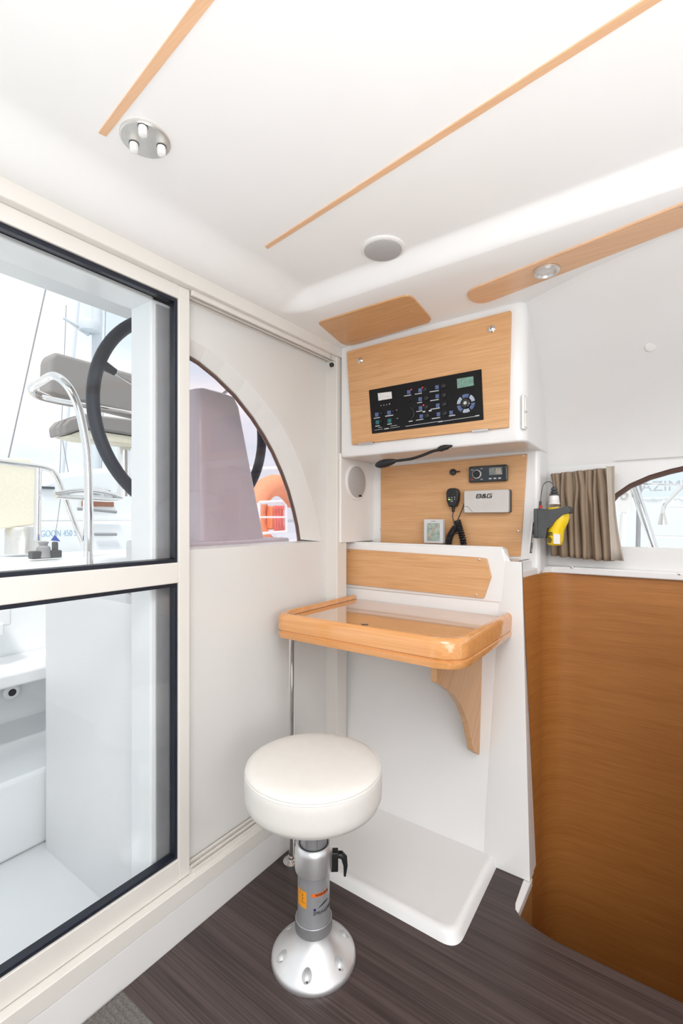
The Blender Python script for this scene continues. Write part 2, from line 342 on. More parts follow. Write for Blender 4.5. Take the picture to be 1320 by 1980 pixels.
# hull side on the right with its arched window
def hullD(x): return interp([(-.5, .33), (-.42, .38), (-.2, .495), (0, .568), (.4, .68), (2, .75)], x)
def hull_y(x, z): t = max(0, (z - 1.36) / .55); return 2.0 - hullD(x) * t ** 2.1
warch = [(-.245, 1.092), (-.242, 1.15), (-.232, 1.21), (-.215, 1.258), (-.195, 1.288), (-.15, 1.322), (-.09, 1.350), (-.03, 1.368), (.05, 1.385), (.16, 1.395), (.3, 1.398), (.45, 1.39), (.6, 1.36), (.72, 1.30), (.80, 1.2), (.82, 1.092)]
zz = [1.40, 1.45, 1.5, 1.55, 1.6, 1.65, 1.7, 1.75, 1.8, 1.85, 1.915]
xs = sorted(set([-.5, -.42, -.35, -.3, 1.0, 1.3, 1.7, 2.2] + [p[0] for p in warch]))
b = MB()
def wtop(x): return interp(warch, x)
for xa, xb in zip(xs, xs[1:]):
    b.add([(xa, 2, .96), (xb, 2, .96), (xb, 2, 1.092), (xa, 2, 1.092)], [(0, 1, 2, 3)])
    ins = xa >= -.2455 and xb <= .8205
    b.add([(xa, 2, wtop(xa) if ins else 1.092), (xb, 2, wtop(xb) if ins else 1.092), (xb, 2, 1.40), (xa, 2, 1.40)], [(0, 1, 2, 3)])
xh = [-.5 + .1 * i for i in range(28)]
b.add([(x, hull_y(x, z), z) for x in xh for z in zz], [(i * len(zz) + j, i * len(zz) + j + 1, (i + 1) * len(zz) + j + 1, (i + 1) * len(zz) + j) for i in range(len(xh) - 1) for j in range(len(zz) - 1)])
b.loft([[(x, 2.0, z) for x, z in warch], [(x, 2.04, z) for x, z in warch]], True, False)
struct('wall_right', b, GEL, ang=50)
w2 = struct('window_2', MB().tube([(x + .002, 2.022, z - .006) for x, z in warch], .011, 8), SEAL)
MB().prism(warch, 'y', 2.028, 2.033).build('pane', GLS, w2, smooth=False)
b = MB(); b.tube([(-.195, 1.985, 1.408), (.8, 1.985, 1.412)], .0018, 8); tr = struct('trim_9', b, WPL)
# ledge around the stairwell
b = MB(); pts = [(-.47, 1.715), (-.449, 1.715), (-.434, 1.86), (-.424, 1.93), (-.405, 1.955), (-.36, 1.968), (2.2, 1.968), (2.2, 2.02), (-.47, 2.02)]
b.prism(pts, 'z', .985, 1.012); lg = struct('trim_10', b, GEL, bevel=.006)
screws(lg, [PY(1105, 1097, 1.966), PY(1313, 1110, 1.966)], (0, -1, 0), .004, STEEL)
struct('wall_right_shelf', MB().box(-.478, -.452, 1.715, 1.99, 1.0, 1.043), GEL, bevel=.01)
# stairwell lining
side = [(-.453, 1.712), (-.436, 1.84)]
for k in range(13):
    a = PI - .06 - k / 12 * (PI / 2 - .06); side.append((-.325 + .105 * math.cos(a), 1.885 + .105 * math.sin(a)))
side += [(2.2, 1.990), (2.2, 2.0), (-.47, 2.0), (-.47, 1.712)]
struct('wall_stairwell', MB().prism(side, 'z', -1.1, .988), OAKD, ang=40)
struct('wall_light_block', MB().box(.06, 1.3, 1.395, 1.42, 0, 1.0), GEL, bevel=.004)  # added out of view to keep light off the stairwell lining
b = MB(); b.box(-1.15, 2.2, -1.62, -1.58, 0, 1.0); b.box(2.18, 2.2, -1.58, 1.40, 0, .95); struct('wall_low_light_block', b, CREAM)  # unseen low screens, added to block sky light from below the horizon
struct('floor_sidedeck', MB().box(-3, 6, 2.06, 4.2, .70, .93), DECK, bevel=.01)
struct('floor_stairwell', MB().box(-.6, 2.2, 1.3, 2.1, -1.15, -1.1), FLOOR)
b = MB(); b.box(-.40, 2.2, 1.42, 1.435, -1.1, -.035); b.box(.5, .53, 1.435, 1.985, -1.1, .96); b.box(-.62, -.60, 1.4, 2, -1.1, -.03); struct('wall_stairwell_front', b, OAKD)
struct('wall_stairwell_side', MB().box(-.43, -.406, 1.435, 1.67, -1.1, -.012), wood('stair_side_oak', (.48, .23, .08), (.40, .18, .055), 'y'))
struct('trim_11', MB().box(-.424, -.399, 1.462, 1.65, -.03, -.002), GEL, bevel=.004)

# ================================================================== JOINERY AND CABINETS
# console (lower moulding) leaning back slightly
def lean(z): return 1.622 + .085 * min(z, .92) / .92
cons = thing('console', (-.8, 1.75, 0), 'white moulded console standing in the corner, carrying the table and the wood panel', 'console')
b = MB(); out = [(-1.192, 0), (-.403, 0), (-.452, 1.042), (-.492, 1.044), (-.520, 1.094), (-1.216, 1.094), (-1.216, .785), (-1.178, .780), (-1.177, .66)]
rings = [[(x, lean(z) + .012, z) for x, z in out], [(x, 1.714, z) for x, z in out]]
b.loft(rings); b.build('body', GEL, cons, bevel=.012, seg=4)
b = MB(); b.box(-1.186, -.462, 1.725, 1.86, 1.02, 1.043); b.build('shelf', GEL, cons)
b = MB(); b.prism([(-1.18, 1.03), (-.498, 1.03), (-.522, 1.093), (-1.18, 1.093)], 'y', 1.725, 1.765); b.build('shelf_fiddle', GEL, cons, bevel=.008)
b = MB(); o2 = [(-.525, 0.0), (-.4005, 0), (-.450, 1.044), (-.505, 1.044), (-.520, .90)]
b.loft([[(x, lean(z), z) for x, z in o2], [(x - (.035 if x < -.49 else 0), lean(z) + .0125, z) for x, z in o2], [(x - (.035 if x < -.49 else 0), min(lean(z) + .05, 1.7135), z) for x, z in o2]]); b.build('side_pilaster', GEL, cons, bevel=.006, seg=4)
b = MB(); o3 = [(-1.216, .89), (-.50, .89), (-.488, .985), (-.512, 1.090), (-1.216, 1.090)]
b.loft([[(x, lean(z), z) for x, z in o3], [(x, lean(z) + .05, z) for x, z in o3]]); b.build('top_band', GEL, cons, bevel=.010, seg=4)
# tray at the foot of the console
b = MB()
def tray_ring(i, z, r): return [(x, y, z) for x, y in rpoly([(-1.10 + 0, 1.65), (-1.10 + 0, 1.246 + i), (-.500 - i, 1.246 + i), (-.512 - i, 1.65)], [0, r, r, 0], 8)]
b.loft([tray_ring(0, 0, .05), tray_ring(.002, .004, .05), tray_ring(.008, .020, .05), tray_ring(.014, .026, .045), tray_ring(.022, .029, .04), tray_ring(.030, .029, .038), tray_ring(.038, .025, .035)])
tag(b.build('foot_platform', GEL, ang=60), 'low white moulded platform with rounded corner on the dark floor below the table', 'platform')
# console wood panel
def wpanel(name, pts, yf, th, m, label, cat, scr, group=None, r=.01):
    b = MB(); pp = rpoly(pts, r); b.loft([[(x, yf(z), z) for x, z in pp], [(x, yf(z) + th, z) for x, z in pp]])
    o = b.build(name, m, bevel=.0015, seg=2); tag(o, label, cat, group)
    screws(o, scr, (0, -1, 0)); return o
yl = lambda z: lean(z) - .010
def PL(u, v): return PY(u, v, 1.697)
pp = [PL(*q) for q in ((658, 1098), (668, 1061), (925, 1078), (940, 1080), (949, 1115), (935, 1157), (658, 1128))]
cpn = wpanel('console_panel', [(p.x, p.z) for p in pp], yl, .009, OAK, 'light oak panel with angled ends', None,
       [PL(676, 1066) - Vector((0, .004, 0)), PL(668, 1123) - Vector((0, .004, 0)), PL(927, 1082) - Vector((0, .004, 0)), PL(921, 1150) - Vector((0, .004, 0))], r=.006)
cpn.parent = cons; cpn.location = cpn.location - cons.location; cpn.name = 'front_panel'
# niche back block and panel
struct('wall_niche', MB().box(-1.215, -.425, 1.86, 2.0, .98, 1.50), GEL, bevel=.02, seg=5)
pn = [PY(u, v, 1.848) for u, v in ((735, 903), (1018, 877), (1005, 1076), (735, 1072))]
niche = wpanel('niche_panel', [(p.x, p.z) for p in pn], lambda z: 1.852, .01, OAK, 'large light oak board at the back of the niche holding the stereo and radio gear', 'panel',
       [PY(1011, 881, 1.850), PY(1001, 1027, 1.850), PY(736, 1023, 1.850)], r=.003)
struct('wall_niche_left', MB().box(-1.215, -1.150, 1.60, 1.88, 1.094, 1.47), GEL, bevel=.004)
# overhead cabinet
cab = thing('overhead_cabinet', (-.8, 1.8, 1.44), 'white overhead cabinet with wide light oak door above the niche', 'cabinet')
b = MB(); rings = []
for z, yy in ((1.449, 1.603), (1.47, 1.598), (1.90, 1.598), (1.912, 1.598)): rings.append([(x, y, z) for x, y in rpoly([(-1.150, 2.0), (-1.150, yy), (-.408, yy), (-.424, 2.0)], [0, 0, .045, 0], 8)])
b.loft(rings); b.build('body', GEL, cab, bevel=.008, seg=3)
yd = 1.585; D = [PY(u, v, yd) for u, v in ((670, 680), (987, 600), (982, 826), (680, 860))]
b = MB(); b.prism(rpoly([(p.x, p.z) for p in D], .004), 'y', yd, yd + .014); door = b.build('door', OAK, cab, bevel=.0015, seg=2)
for u, v in ((696, 697), (950, 636)):
    c = PY(u, v, yd); b = MB(); b.lathe([(.0125, 0), (.0125, .002), (.010, .004), (.0085, .004), (.008, .008), (.006, .009)], c, (0, -1, 0), 28); b.box(c.x - .001, c.x + .001, c.y - .0095, c.y - .008, c.z - .005, c.z + .003, 1); b.build('lock', [CHR, INK], door)
for ua, ub, vv in ((694, 722, 858.5), (913, 945, 833.5)):
    p0 = PY(ua, vv, yd); p1 = PY(ub, vv - 3, yd); b = MB(); b.box(p0.x, p1.x, yd - .004, yd + .01, p0.z - .003, p0.z + .003); b.tube([(p0.x, yd - .003, p0.z), (p1.x, yd - .003, p0.z)], .003, 8); b.build('hinge', CHR, door)
# electrical switch board
yb = yd - .0035
def PB(cx, cy, y=None): return PY(700 + cx / 5.5, 700 + cy / 5.5, yb if y is None else y)
c0 = PB(680, 430); sp = thing('switch_panel', c0, 'black electrical switch panel with breakers and displays set in the cabinet door', 'switch panel')
b = MB(); q = [PB(70, 300), PB(1265, 75), PB(1288, 612), PB(103, 762)]; b.prism([(p.x, p.z) for p in q], 'y', yb, yb + .004); b.build('board', BOARD, sp, bevel=.001, seg=1)
def rect(cx0, cy0, cx1, cy1, th, name, m, parent=sp):
    a = PB(cx0, cy0); c = PB(cx1, cy1); sl = 0
    b = MB(); b.box(min(a.x, c.x), max(a.x, c.x), yb - th, yb + .001, min(a.z, c.z), max(a.z, c.z)); return b.build(name, m, parent, bevel=.0004, seg=1)
q = [PB(168, 333), PB(312, 316), PB(318, 388), PB(175, 412)]; b = MB(); b.prism([(p.x, p.z) for p in q], 'y', yb - .002, yb); lab(b.build('meter', METER, sp), 'white meter window')
q = [PB(1008, 180), PB(1182, 153), PB(1188, 250), PB(1014, 282)]; b = MB(); b.prism([(p.x, p.z) for p in q], 'y', yb - .002, yb); lab(b.build('display', LCD, sp), 'green display')
def circ(cx, cy, r, th, name, m, parent=sp, n=20):
    c = PB(cx, cy); b = MB(); b.lathe([(r, -.001), (r, th * .7), (r * .8, th)], c, (0, -1, 0), n); return b.build(name, m, parent)
for cx, cy in ((667, 290), (682, 385), (680, 480), (690, 572), (865, 255), (868, 352), (872, 450), (877, 545)):
    c = PB(cx, cy); b = MB(); b.lathe([(.0085, -.001), (.0085, .004), (.007, .005)], c, (0, -1, 0), 24); b.torus(c + Vector((0, -.001, 0)), (0, -1, 0), .0105, .0008, 24, 6); b.build('breaker', BLK, sp)
for cx, cy in ((495, 322), (616, 303), (616, 398), (620, 492), (628, 580), (795, 270), (798, 366), (803, 464), (810, 557), (945, 540), (155, 562), (285, 541)):
    rect(cx - 17, cy - 20, cx + 19, cy + 17, .0012, 'icon_label', ICON)
for cx, cy in ((162, 643), (290, 627)): rect(cx - 17, cy - 20, cx + 19, cy + 17, .0012, 'icon_label', ICONT)
for cx, cy in ((213, 548), (338, 527), (210, 635), (500, 413)): circ(cx, cy, .0045, .006, 'toggle', BLKG)
for cx, cy in ((523, 293), (642, 271), (652, 459)): circ(cx, cy, .0016, .002, 'indicator_light', LED)
b = MB()
for i, cx in enumerate((200, 231, 262)):
    c = PB(cx, 462 - i * 5); b.prism([(c.x - .002, c.z - .002), (c.x + .002, c.z - .002), (c.x, c.z + .0022)], 'y', yb - .0006, yb + .001)
c = PB(292, 446); b.box(c.x - .002, c.x + .002, yb - .0006, yb + .001, c.z - .002, c.z + .002)
def dash(cx0, cx1, cy, h=6, sl=-.15):
    p = PB(cx0, cy); q = PB(cx1, cy + sl * (cx1 - cx0)); hh = h / 5.5 / F * 1.8
    b.add([(p.x, yb - .0004, p.z - hh / 2), (q.x, yb - .0004, q.z - hh / 2), (q.x, yb - .0004, q.z + hh / 2), (p.x, yb - .0004, p.z + hh / 2)], [(0, 1, 2, 3)])
for a, c, y, h in ((445, 520, 362, 7), (560, 635, 343, 7), (585, 637, 436, 7), (575, 640, 528, 7), (572, 650, 620, 7), (718, 815, 318, 8), (725, 815, 412, 8), (728, 826, 503, 8), (740, 830, 603, 8), (922, 988, 574, 9),
                   (122, 190, 600, 7), (245, 330, 577, 9), (140, 187, 684, 8), (268, 315, 663, 8), (173, 210, 698, 4), (300, 370, 682, 4), (495, 537, 633, 9), (130, 220, 726, 3), (235, 285, 712, 9), (298, 400, 703, 3),
                   (462, 800, 684, 4), (805, 858, 637, 9), (862, 1245, 629, 4), (1200, 1245, 572, 6), (360, 374, 512, 5), (366, 382, 600, 5), (645, 670, 530, 14), (708, 738, 520, 14)): dash(a, c, y, h)
b.build('lettering', INKW, sp, smooth=False)
c = PB(1103, 440)
for k in range(6):
    a0 = .15 + k * PI / 3; b = MB(); ring = []
    n = 8; R0, R1 = .020, .0325
    ip = [(c.x + R0 * math.cos(a0 + .85 * i / n), c.z + R0 * math.sin(a0 + .85 * i / n)) for i in range(n + 1)]; op = [(c.x + R1 * math.cos(a0 + .85 * i / n), c.z + R1 * math.sin(a0 + .85 * i / n)) for i in range(n, -1, -1)]
    b.prism(ip + op, 'y', yb - .0015, yb + .001); b.build('dial_segment', ICON if k % 2 else mat('pale_dial_print', (.40, .46, .55), .4, noise=.4, nscale=300), sp)
circ(1103, 440, .0165, .008, 'dial_knob', BLKG, n=32); circ(1103, 440, .0068, .0095, 'dial_cap', STEEL)
b = MB(); cc = PB(470, 540); b.torus(cc, (0, -1, 0), .0165, .0016, 24, 8, a0=0, a1=2 * PI); b = MB()
pts = [PB(510, 480), PB(540, 505), PB(552, 550), PB(540, 590), PB(515, 615)]; b.tube(spline(pts, 5), [.0008] + [.0028] * 19 + [.0008], 8); b.build('handle', BLKG, sp)
# strips and boards overhead
def flatpoly(name, pts, z, th, m, label, cat, r, grp=None):
    b = MB(); b.prism(rpoly(pts, r, 8), 'z', z - th, z + .004); return tag(b.build(name, m, bevel=.001, seg=2), label, cat, grp)
Zc = 1.955; Zf = 1.908
def P2(u, v, z): p = PZ(u, v, z); return (p.x, p.y)
a, b_, c, d = P2(190, 255, Zc), P2(205, 262, Zc), P2(412, 0, Zc), P2(377, 0, Zc)
def ext(p, q, k): return (p[0] + (q[0] - p[0]) * k, p[1] + (q[1] - p[1]) * k)
flatpoly('ceiling_strip', [a, b_, ext(b_, c, 4), ext(a, d, 4)], Zc, .003, OAKS, 'oak batten on the ceiling beside the steel three-bulb lamp', 'batten', .002, 'oak ceiling battens')
a, b_, c, d = P2(512, 475, Zc), P2(517, 480, Zc), P2(1275, 0, Zc), P2(1240, 0, Zc)
flatpoly('ceiling_strip', [a, b_, ext(b_, c, 2), ext(a, d, 2)], Zc, .003, OAKS, 'long oak batten crossing the middle of the ceiling towards the round ceiling speaker', 'batten', .002, 'oak ceiling battens')
cp = flatpoly('ceiling_board', [P2(*q, Zf - .005) for q in ((616, 626), (621, 622.5), (768, 576.5), (780, 573.5), (790, 573), (800, 578), (830, 613), (832.5, 619), (830, 624), (822, 627), (695, 664), (682, 667), (669, 668), (659, 664), (618, 629))], Zf, .005, OAK, 'oak board with rounded corners under the ceiling edge, left of the long oval-ended board', 'panel', 0)
screws(cp, [PZ(795, 601, Zf - .0055), PZ(648, 647, Zf - .0055)], (0, 0, -1), .003)
lp = [P2(*q, Zf - .005) for q in ((898, 580), (905, 560), (1320, 395), (1320, 440), (940, 588), (910, 590))]
A = Vector(P2(918, 557.5, Zf - .005)); B = Vector(P2(1320, 395, Zf - .005)); C_ = Vector(P2(1320, 440, Zf - .005)); D_ = Vector(P2(947.7, 583.4, Zf - .005))
cx = [tuple(A + (B - A) * k) for k in (0, 1, 2.6)] + [tuple(D_ + (C_ - D_) * k) for k in (2.6, 1, 0)]
Lr = [P2(*q, Zf - .005) for q in ((935, 586.6), (922, 586.8), (912, 583.5), (905, 578.6), (903, 572), (904.5, 567), (909, 562))]
cs = flatpoly('overhead_board', cx + Lr, Zf, .005, OAKS, 'long oak board with rounded end and a steel downlight, above the curtain side', 'panel', 0)
screws(cs, [PZ(948, 549, Zf - .0055), PZ(972, 571, Zf - .0055), PZ(1317, 400, Zf - .0055)], (0, 0, -1), .003)
lc = PZ(1056, 523, Zf - .006); dl = thing('downlight', lc, 'round brushed steel downlight recessed in the long overhead oak board', 'light')
b = MB(); b.lathe([(.036, 0), (.036, .004), (.031, .009), (.026, .009), (.022, .002)], lc, (0, 0, -1), 48); b.build('ring', STEEL, dl)
b = MB(); b.lathe([(.022, .001), (.022, .004), (.012, .006)], lc, (0, 0, -1), 32); b.build('lens', mat('frosted_lens', (.7, .68, .66), .3, noise=.03), dl)
# ceiling lamp with three bulbs
lc = PZ(281, 271, Zc - .004); cl = thing('ceiling_lamp', lc, 'oval-looking brushed steel ceiling lamp with three small white bulbs', 'lamp')
b = MB(); b.lathe([(.0475, -.004), (.0475, .001), (.045, .003), (.02, .0035)], lc, (0, 0, -1), 56); b.build('plate', STEEL, cl)
for u, v in ((276, 254), (259, 286), (312, 292)):
    p = PZ(u, v, Zc - .016); b = MB(); b.lathe([(.0085, -.014), (.0085, 0), (.0075, .004), (.003, .006)], Vector((p.x, p.y, Zc - .020)), (0, 0, -1), 24); b.lathe([(.0096, -.0125), (.0096, -.0115)], Vector((p.x, p.y, Zc - .020)), (0, 0, -1), 24, 1); b.build('bulb', [WPL, BLK], cl)
# speakers
def speaker(name, c, ax, r, label, grp):
    t = thing(name, c, label, 'speaker', grp)
    b = MB(); b.lathe([(r, -.002), (r, .003), (r * .93, .006), (r * .86, .006)], c, ax, 56); b.build('rim', WPL, t)
    b = MB(); b.lathe([(r * .87, .0), (r * .87, .0055), (r * .8, .0085), (r * .3, .009), (r * .1, .010)], c, ax, 56); b.build('grille', GRILLE, t); return t
p = PX(688, 932, -1.150); s = speaker('wall_speaker', p, (1, 0, 0), .080, 'round grey speaker with white rim on the left side wall of the niche', 'round speakers')
q = p + Vector((.010, .02, -.06)); MB().box(q.x - .002, q.x + .001, q.y - .010, q.y + .010, q.z - .004, q.z + .004).build('badge', INK, s)
p = PZ(740, 481, Zc - .001); speaker('ceiling_speaker', p, (0, 0, -1), .062, 'round grey speaker with white rim in the ceiling near the end of the long batten', 'round speakers')
# small plug on the hull side
p = PY(1258, 670, 1.70); yy = hull_y(p.x, p.z)
for _ in range(6): p = PY(1258, 670, yy); yy = hull_y(p.x, p.z)
nrm = Vector((0, -1, -1.0)).normalized()
tag(MB().lathe([(.016, -.002), (.016, .0015), (.013, .0025)], p, nrm, 28).build('cover_plug', WPL), 'tiny round white plug on the curved hull side above the curtain', 'plug')
# rocker switch pair on the cabinet side
p = PX(1010, 797, -.404); t = thing('wall_switch', p, 'white double light switch on the right side of the overhead cabinet', 'switch')
b = MB(); b.prism(rpoly([(1.592, 1.487), (1.640, 1.487), (1.640, 1.600), (1.592, 1.600)], .004), 'x', -.420, -.4115); b.build('plate', WPL, t, bevel=.002)
for z0 in (1.495, 1.547): MB().box(-.412, -.4085, 1.602, 1.630, z0, z0 + .045).build('rocker', WPL, t, bevel=.002)
# label sticker on the side of the niche
b = MB(); q = [PX(*w, -.4235) for w in ((1029, 1010), (1034, 1010), (1029, 1070), (1023, 1070))]
t = thing('sticker', q[3], 'narrow printed label on the white edge beside the oak niche board', 'sticker')
b.prism([(p.y, p.z) for p in q], 'x', -.426, -.4232); b.build('backing', GPL, t)
b = MB()
for k in range(22):
    f = (k + .5) / 22; p = q[0] + (q[3] - q[0]) * f; r = q[1] + (q[2] - q[1]) * f; w = random.uniform(.3, .85)
    b.box(-.4232, -.4228, p.y + .003, p.y + (r.y - p.y) * w, p.z - .0016, p.z + .0016)
b.build('print', INK, t, smooth=False)

# ================================================================== NICHE EQUIPMENT
yn = 1.852
# stereo
a = PY(907, 902, yn - .012); c = PY(981, 931, yn - .012); cz = (a.z + c.z) / 2; cxx = (a.x + c.x) / 2; W_, H_ = (c.x - a.x), .064
t = thing('marine_stereo', (cxx, yn, cz), 'black marine stereo with silver-ringed knob mounted on the niche board', 'stereo')
b = MB(); b.prism(rpoly([(cxx - W_ / 2, cz - H_ / 2), (cxx + W_ / 2, cz - H_ / 2), (cxx + W_ / 2, cz + H_ / 2), (cxx - W_ / 2, cz + H_ / 2)], .008), 'y', yn - .02, yn); b.build('body', BLKG, t, bevel=.004)
kn = Vector((cxx - W_ * .27, yn - .020, cz)); b = MB(); b.lathe([(.0175, 0), (.0175, .006), (.0155, .008), (.0145, .006)], kn, (0, -1, 0), 32); b.build('knob_ring', WPL, t)
b = MB(); b.lathe([(.0142, 0), (.0142, .010), (.012, .012)], kn, (0, -1, 0), 32); b.build('knob', BLK, t)
x0 = cxx + W_ * .05
MB().box(x0, x0 + .050, yn - .0215, yn - .019, cz - .006, cz + .022).build('screen', mat('stereo_screen', (.25, .27, .25), .15, noise=.5, nscale=70), t)
MB().box(x0 + .026, x0 + .045, yn - .0222, yn - .0212, cz - .004, cz + .018).build('screen_icon', mat('stereo_icon', (.45, .40, .33), .3, noise=.3, nscale=90), t)
for i, (dx, dz) in enumerate(((-.060, .018), (-.060, -.02), (-.022, .021), (-.022, -.021), (.012, -.02), (.030, -.02), (.048, -.02))):
    b = MB(); b.box(cxx + dx - .005, cxx + dx + .005, yn - .0225, yn - .0195, cz + dz - .0025, cz + dz + .0025); b.build('button', RED if i == 1 else (INKG if i < 4 else INKW), t, bevel=.0005, seg=1)
# sockets cap
p = PY(876, 913, yn); t = thing('socket_cap', p, 'small black round socket cap with side tab, left of the stereo', 'socket')
MB().lathe([(.014, 0), (.014, .005), (.011, .012), (.006, .014)], p, (0, -1, 0), 28).build('cap', BLKG, t)
MB().box(p.x + .010, p.x + .031, yn - .008, yn - .003, p.z - .0025, p.z + .0025).build('tab', BLK, t, bevel=.001)
# sun cover B&G
a = PY(897, 949, yn - .03); c = PY(983, 991, yn - .03)
t = thing('display_cover', ((a.x + c.x) / 2, yn, c.z), 'light grey instrument cover lettered B&G on the niche board', 'cover')
def rr(x0, x1, z0, z1, r): return rpoly([(x0, z0), (x1, z0), (x1, z1), (x0, z1)], r)
b = MB(); b.prism(rr(a.x + .004, c.x + .004, c.z, a.z, .008), 'y', yn - .012, yn); b.build('base', DGPL, t, bevel=.002)
b = MB(); b.prism(rr(a.x, c.x, c.z, a.z, .008), 'y', yn - .034, yn - .011); b.build('lid', GPL, t, bevel=.004)
M = MY(Vector(((a.x + c.x) / 2 - .010, yn - .0345, a.z - .022)))
LP = {'B': [[(0, 0), (0, 1)], [(0, 1), (.85, 1), (.98, .88), (.98, .62), (.85, .52), (.1, .52)], [(.85, .52), (1, .4), (1, .12), (.87, 0), (0, 0)]],
      '&': [[(1, -.02), (.2, .72), (.2, .9), (.32, 1), (.6, 1), (.72, .9), (.72, .74), (.05, .36), (.05, .1), (.17, 0), (.62, 0), (.95, .42)]],
      'G': [[(1, 1), (.12, 1), (0, .88), (0, .12), (.12, 0), (1, 0), (1, .46), (.5, .46)]]}
gx = -.028; ch = .0135; cw = .0165; sw = .0017
for chh in 'B&G':
    b = MB()
    for path in LP[chh]:
        for (xa_, za_), (xb_, zb_) in zip(path, path[1:]):
            p_ = Vector((xa_ * cw + za_ * ch * .25, za_ * ch)); q_ = Vector((xb_ * cw + zb_ * ch * .25, zb_ * ch)); d_ = (q_ - p_).normalized(); n_ = Vector((-d_.y, d_.x)) * sw; p_ -= d_ * sw * .6; q_ += d_ * sw * .6
            b.prism([((a.x + c.x) / 2 - .008 + gx + w.x, a.z - .030 + w.y) for w in (p_ - n_, q_ - n_, q_ + n_, p_ + n_)], 'y', yn - .0348, yn - .0335)
    b.build('letter', INK, t, smooth=False); gx += cw + .0045
b = MB(); b.tube([(a.x + .004, yn - .0342, c.z + .026), (a.x + .018, yn - .0342, c.z + .024), (a.x + .036, yn - .0342, c.z + .003)], .0012, 6); b.build('flap_groove', INKG, t)
# microphone
p = PY(874, 962, yn - .03); t = thing('radio_microphone', (p.x, yn, p.z), 'black handheld radio microphone with coiled cord hanging on the niche board', 'microphone')
W2 = [(-.014, -.038), (.014, -.038), (.024, -.012), (.026, .020), (.020, .034), (.010, .038), (-.010, .038), (-.020, .034), (-.026, .020), (-.024, -.012)]
b = MB(); b.prism([(p.x + x, p.z + z) for x, z in rpoly(W2, .006, 3)], 'y', yn - .034, yn - .004); b.build('body', BLK, t, bevel=.006)
for i, (dx, dz) in enumerate(((-.012, -.001), (.0, .0), (.012, .001), (-.011, -.008), (0, -.008), (.012, -.007), (0, -.015))):
    b = MB(); b.box(p.x + dx - (.004 if i in (3, 6) else .002), p.x + dx + (.004 if i in (3, 6) else .002), yn - .0355, yn - .0335, p.z + dz - .0014, p.z + dz + .0014); b.build('key', GREENL if i == 3 else INKW, t)
b = MB(); b.lathe([(.008, 0), (.008, .003), (.0055, .004), (.0055, .006), (.008, .007), (.008, .010), (.005, .011), (.005, .014), (.007, .015), (.007, .018), (.004, .02)], (p.x, yn - .018, p.z - .038), (0, 0, -1), 16); b.build('strain_relief', BLK, t)
def coil(path, R, r, turns, ppt=10):
    P_ = spline(path, 14); n = int(turns * ppt); out = []; tot = len(P_) - 1; a = None
    for i in range(n + 1):
        f = i / n * tot; k = min(int(f), tot - 1); q = P_[k].lerp(P_[k + 1], f - k); tg = (P_[min(k + 2, tot)] - P_[max(k - 1, 0)]).normalized()
        a = Vector((1, 0, 0)) - tg * tg.x if a is None else a - tg * a.dot(tg); a = a.normalized(); bb = tg.cross(a); th = 2 * PI * i / ppt
        out.append(q + (a * math.cos(th) + bb * math.sin(th)) * R)
    return out
yc = yn - .024
def PC(u, v): return PY(u, v, yc)
cord = spline([(p.x, yn - .018, p.z - .056), PC(875, 1000), PC(880, 1020)], 6); b = MB(); b.tube(cord, .0022, 8)
b.tube(coil([PC(880, 1020), PC(871, 1034), PC(867, 1052), PC(872, 1075)], .010, .003, 16), .0042, 6)
b.tube(coil([PC(872, 1075), PC(885, 1082), PC(896, 1072), PC(895, 1045), PC(888, 1020), PC(884, 1007)], .010, .003, 28), .0042, 6)
b.tube(spline([PC(884, 1007), PC(890, 993), PC(896, 978), PC(897, 973)], 6), .0022, 8); b.build('coiled_cord', BLK, t)
# small upright display
p0 = PY(819, 1004, 1.80); p1 = PY(856, 1004, 1.80); zb = 1.094; t = thing('handheld_display', ((p0.x + p1.x) / 2, 1.81, zb), 'small white framed display standing upright on the console ledge', 'display')
b = MB(); b.prism(rr(p0.x, p1.x, zb, p0.z, .004), 'y', 1.800, 1.822); b.build('case', mat('silver_plastic', (.62, .62, .63), .35, noise=.03), t, bevel=.002)
xa, xb, za, zb2 = p0.x + .015, p1.x - .014, zb + .010, p0.z - .016
b = MB(); b.box(xa, xb, 1.7985, 1.801, za, zb2); sc = b.build('screen', mat('map_screen', (.36, .44, .38), .25, noise=.45, nscale=55), t)
b = MB(); b.tube([(xa + .010, 1.798, za + .004), (xa + .022, 1.798, za + .035), (xb - .006, 1.798, zb2 - .006)], .0013, 6); lab(b.build('route_line', mat('orange_print', (.75, .30, .15), .5, noise=.05), sc), 'orange route line')
MB().box((xa + xb) / 2 - .010, (xa + xb) / 2 + .010, 1.7994, 1.8002, zb2 + .006, zb2 + .009).build('lettering', INKG, t)
# gooseneck lamp
zs = 1.456; P3 = [PY(*q) for q in ((866, 866, 1.592), (855, 869, 1.592), (838, 872, 1.592), (815, 881, 1.592), (795, 887, 1.592), (775, 890, 1.592), (765, 891, 1.592))]
t = thing('gooseneck_lamp', P3[0], 'black gooseneck reading lamp under the overhead cabinet', 'lamp')
b = MB(); b.tube(spline(P3, 5), .0055, 12); b.build('neck', BLK, t)
m0 = PY(847, 869, 1.592); m1 = PY(874, 862, 1.592); b = MB()
b.tube([m0, m0.lerp(m1, .2), m0.lerp(m1, .5) + Vector((0, 0, .001)), m1], [.0075, .011, .010, .003], 18); b.build('mount', BLK, t)
h0 = P3[-1]; h1 = PY(726, 900, 1.592); ds = [0, .08, .25, .5, .75, .92, 1]; rs = [.006, .009, .013, .0165, .016, .011, .005]
b = MB(); b.tube([h0.lerp(h1, k) for k in ds], rs, 20); b.build('head', BLK, t)

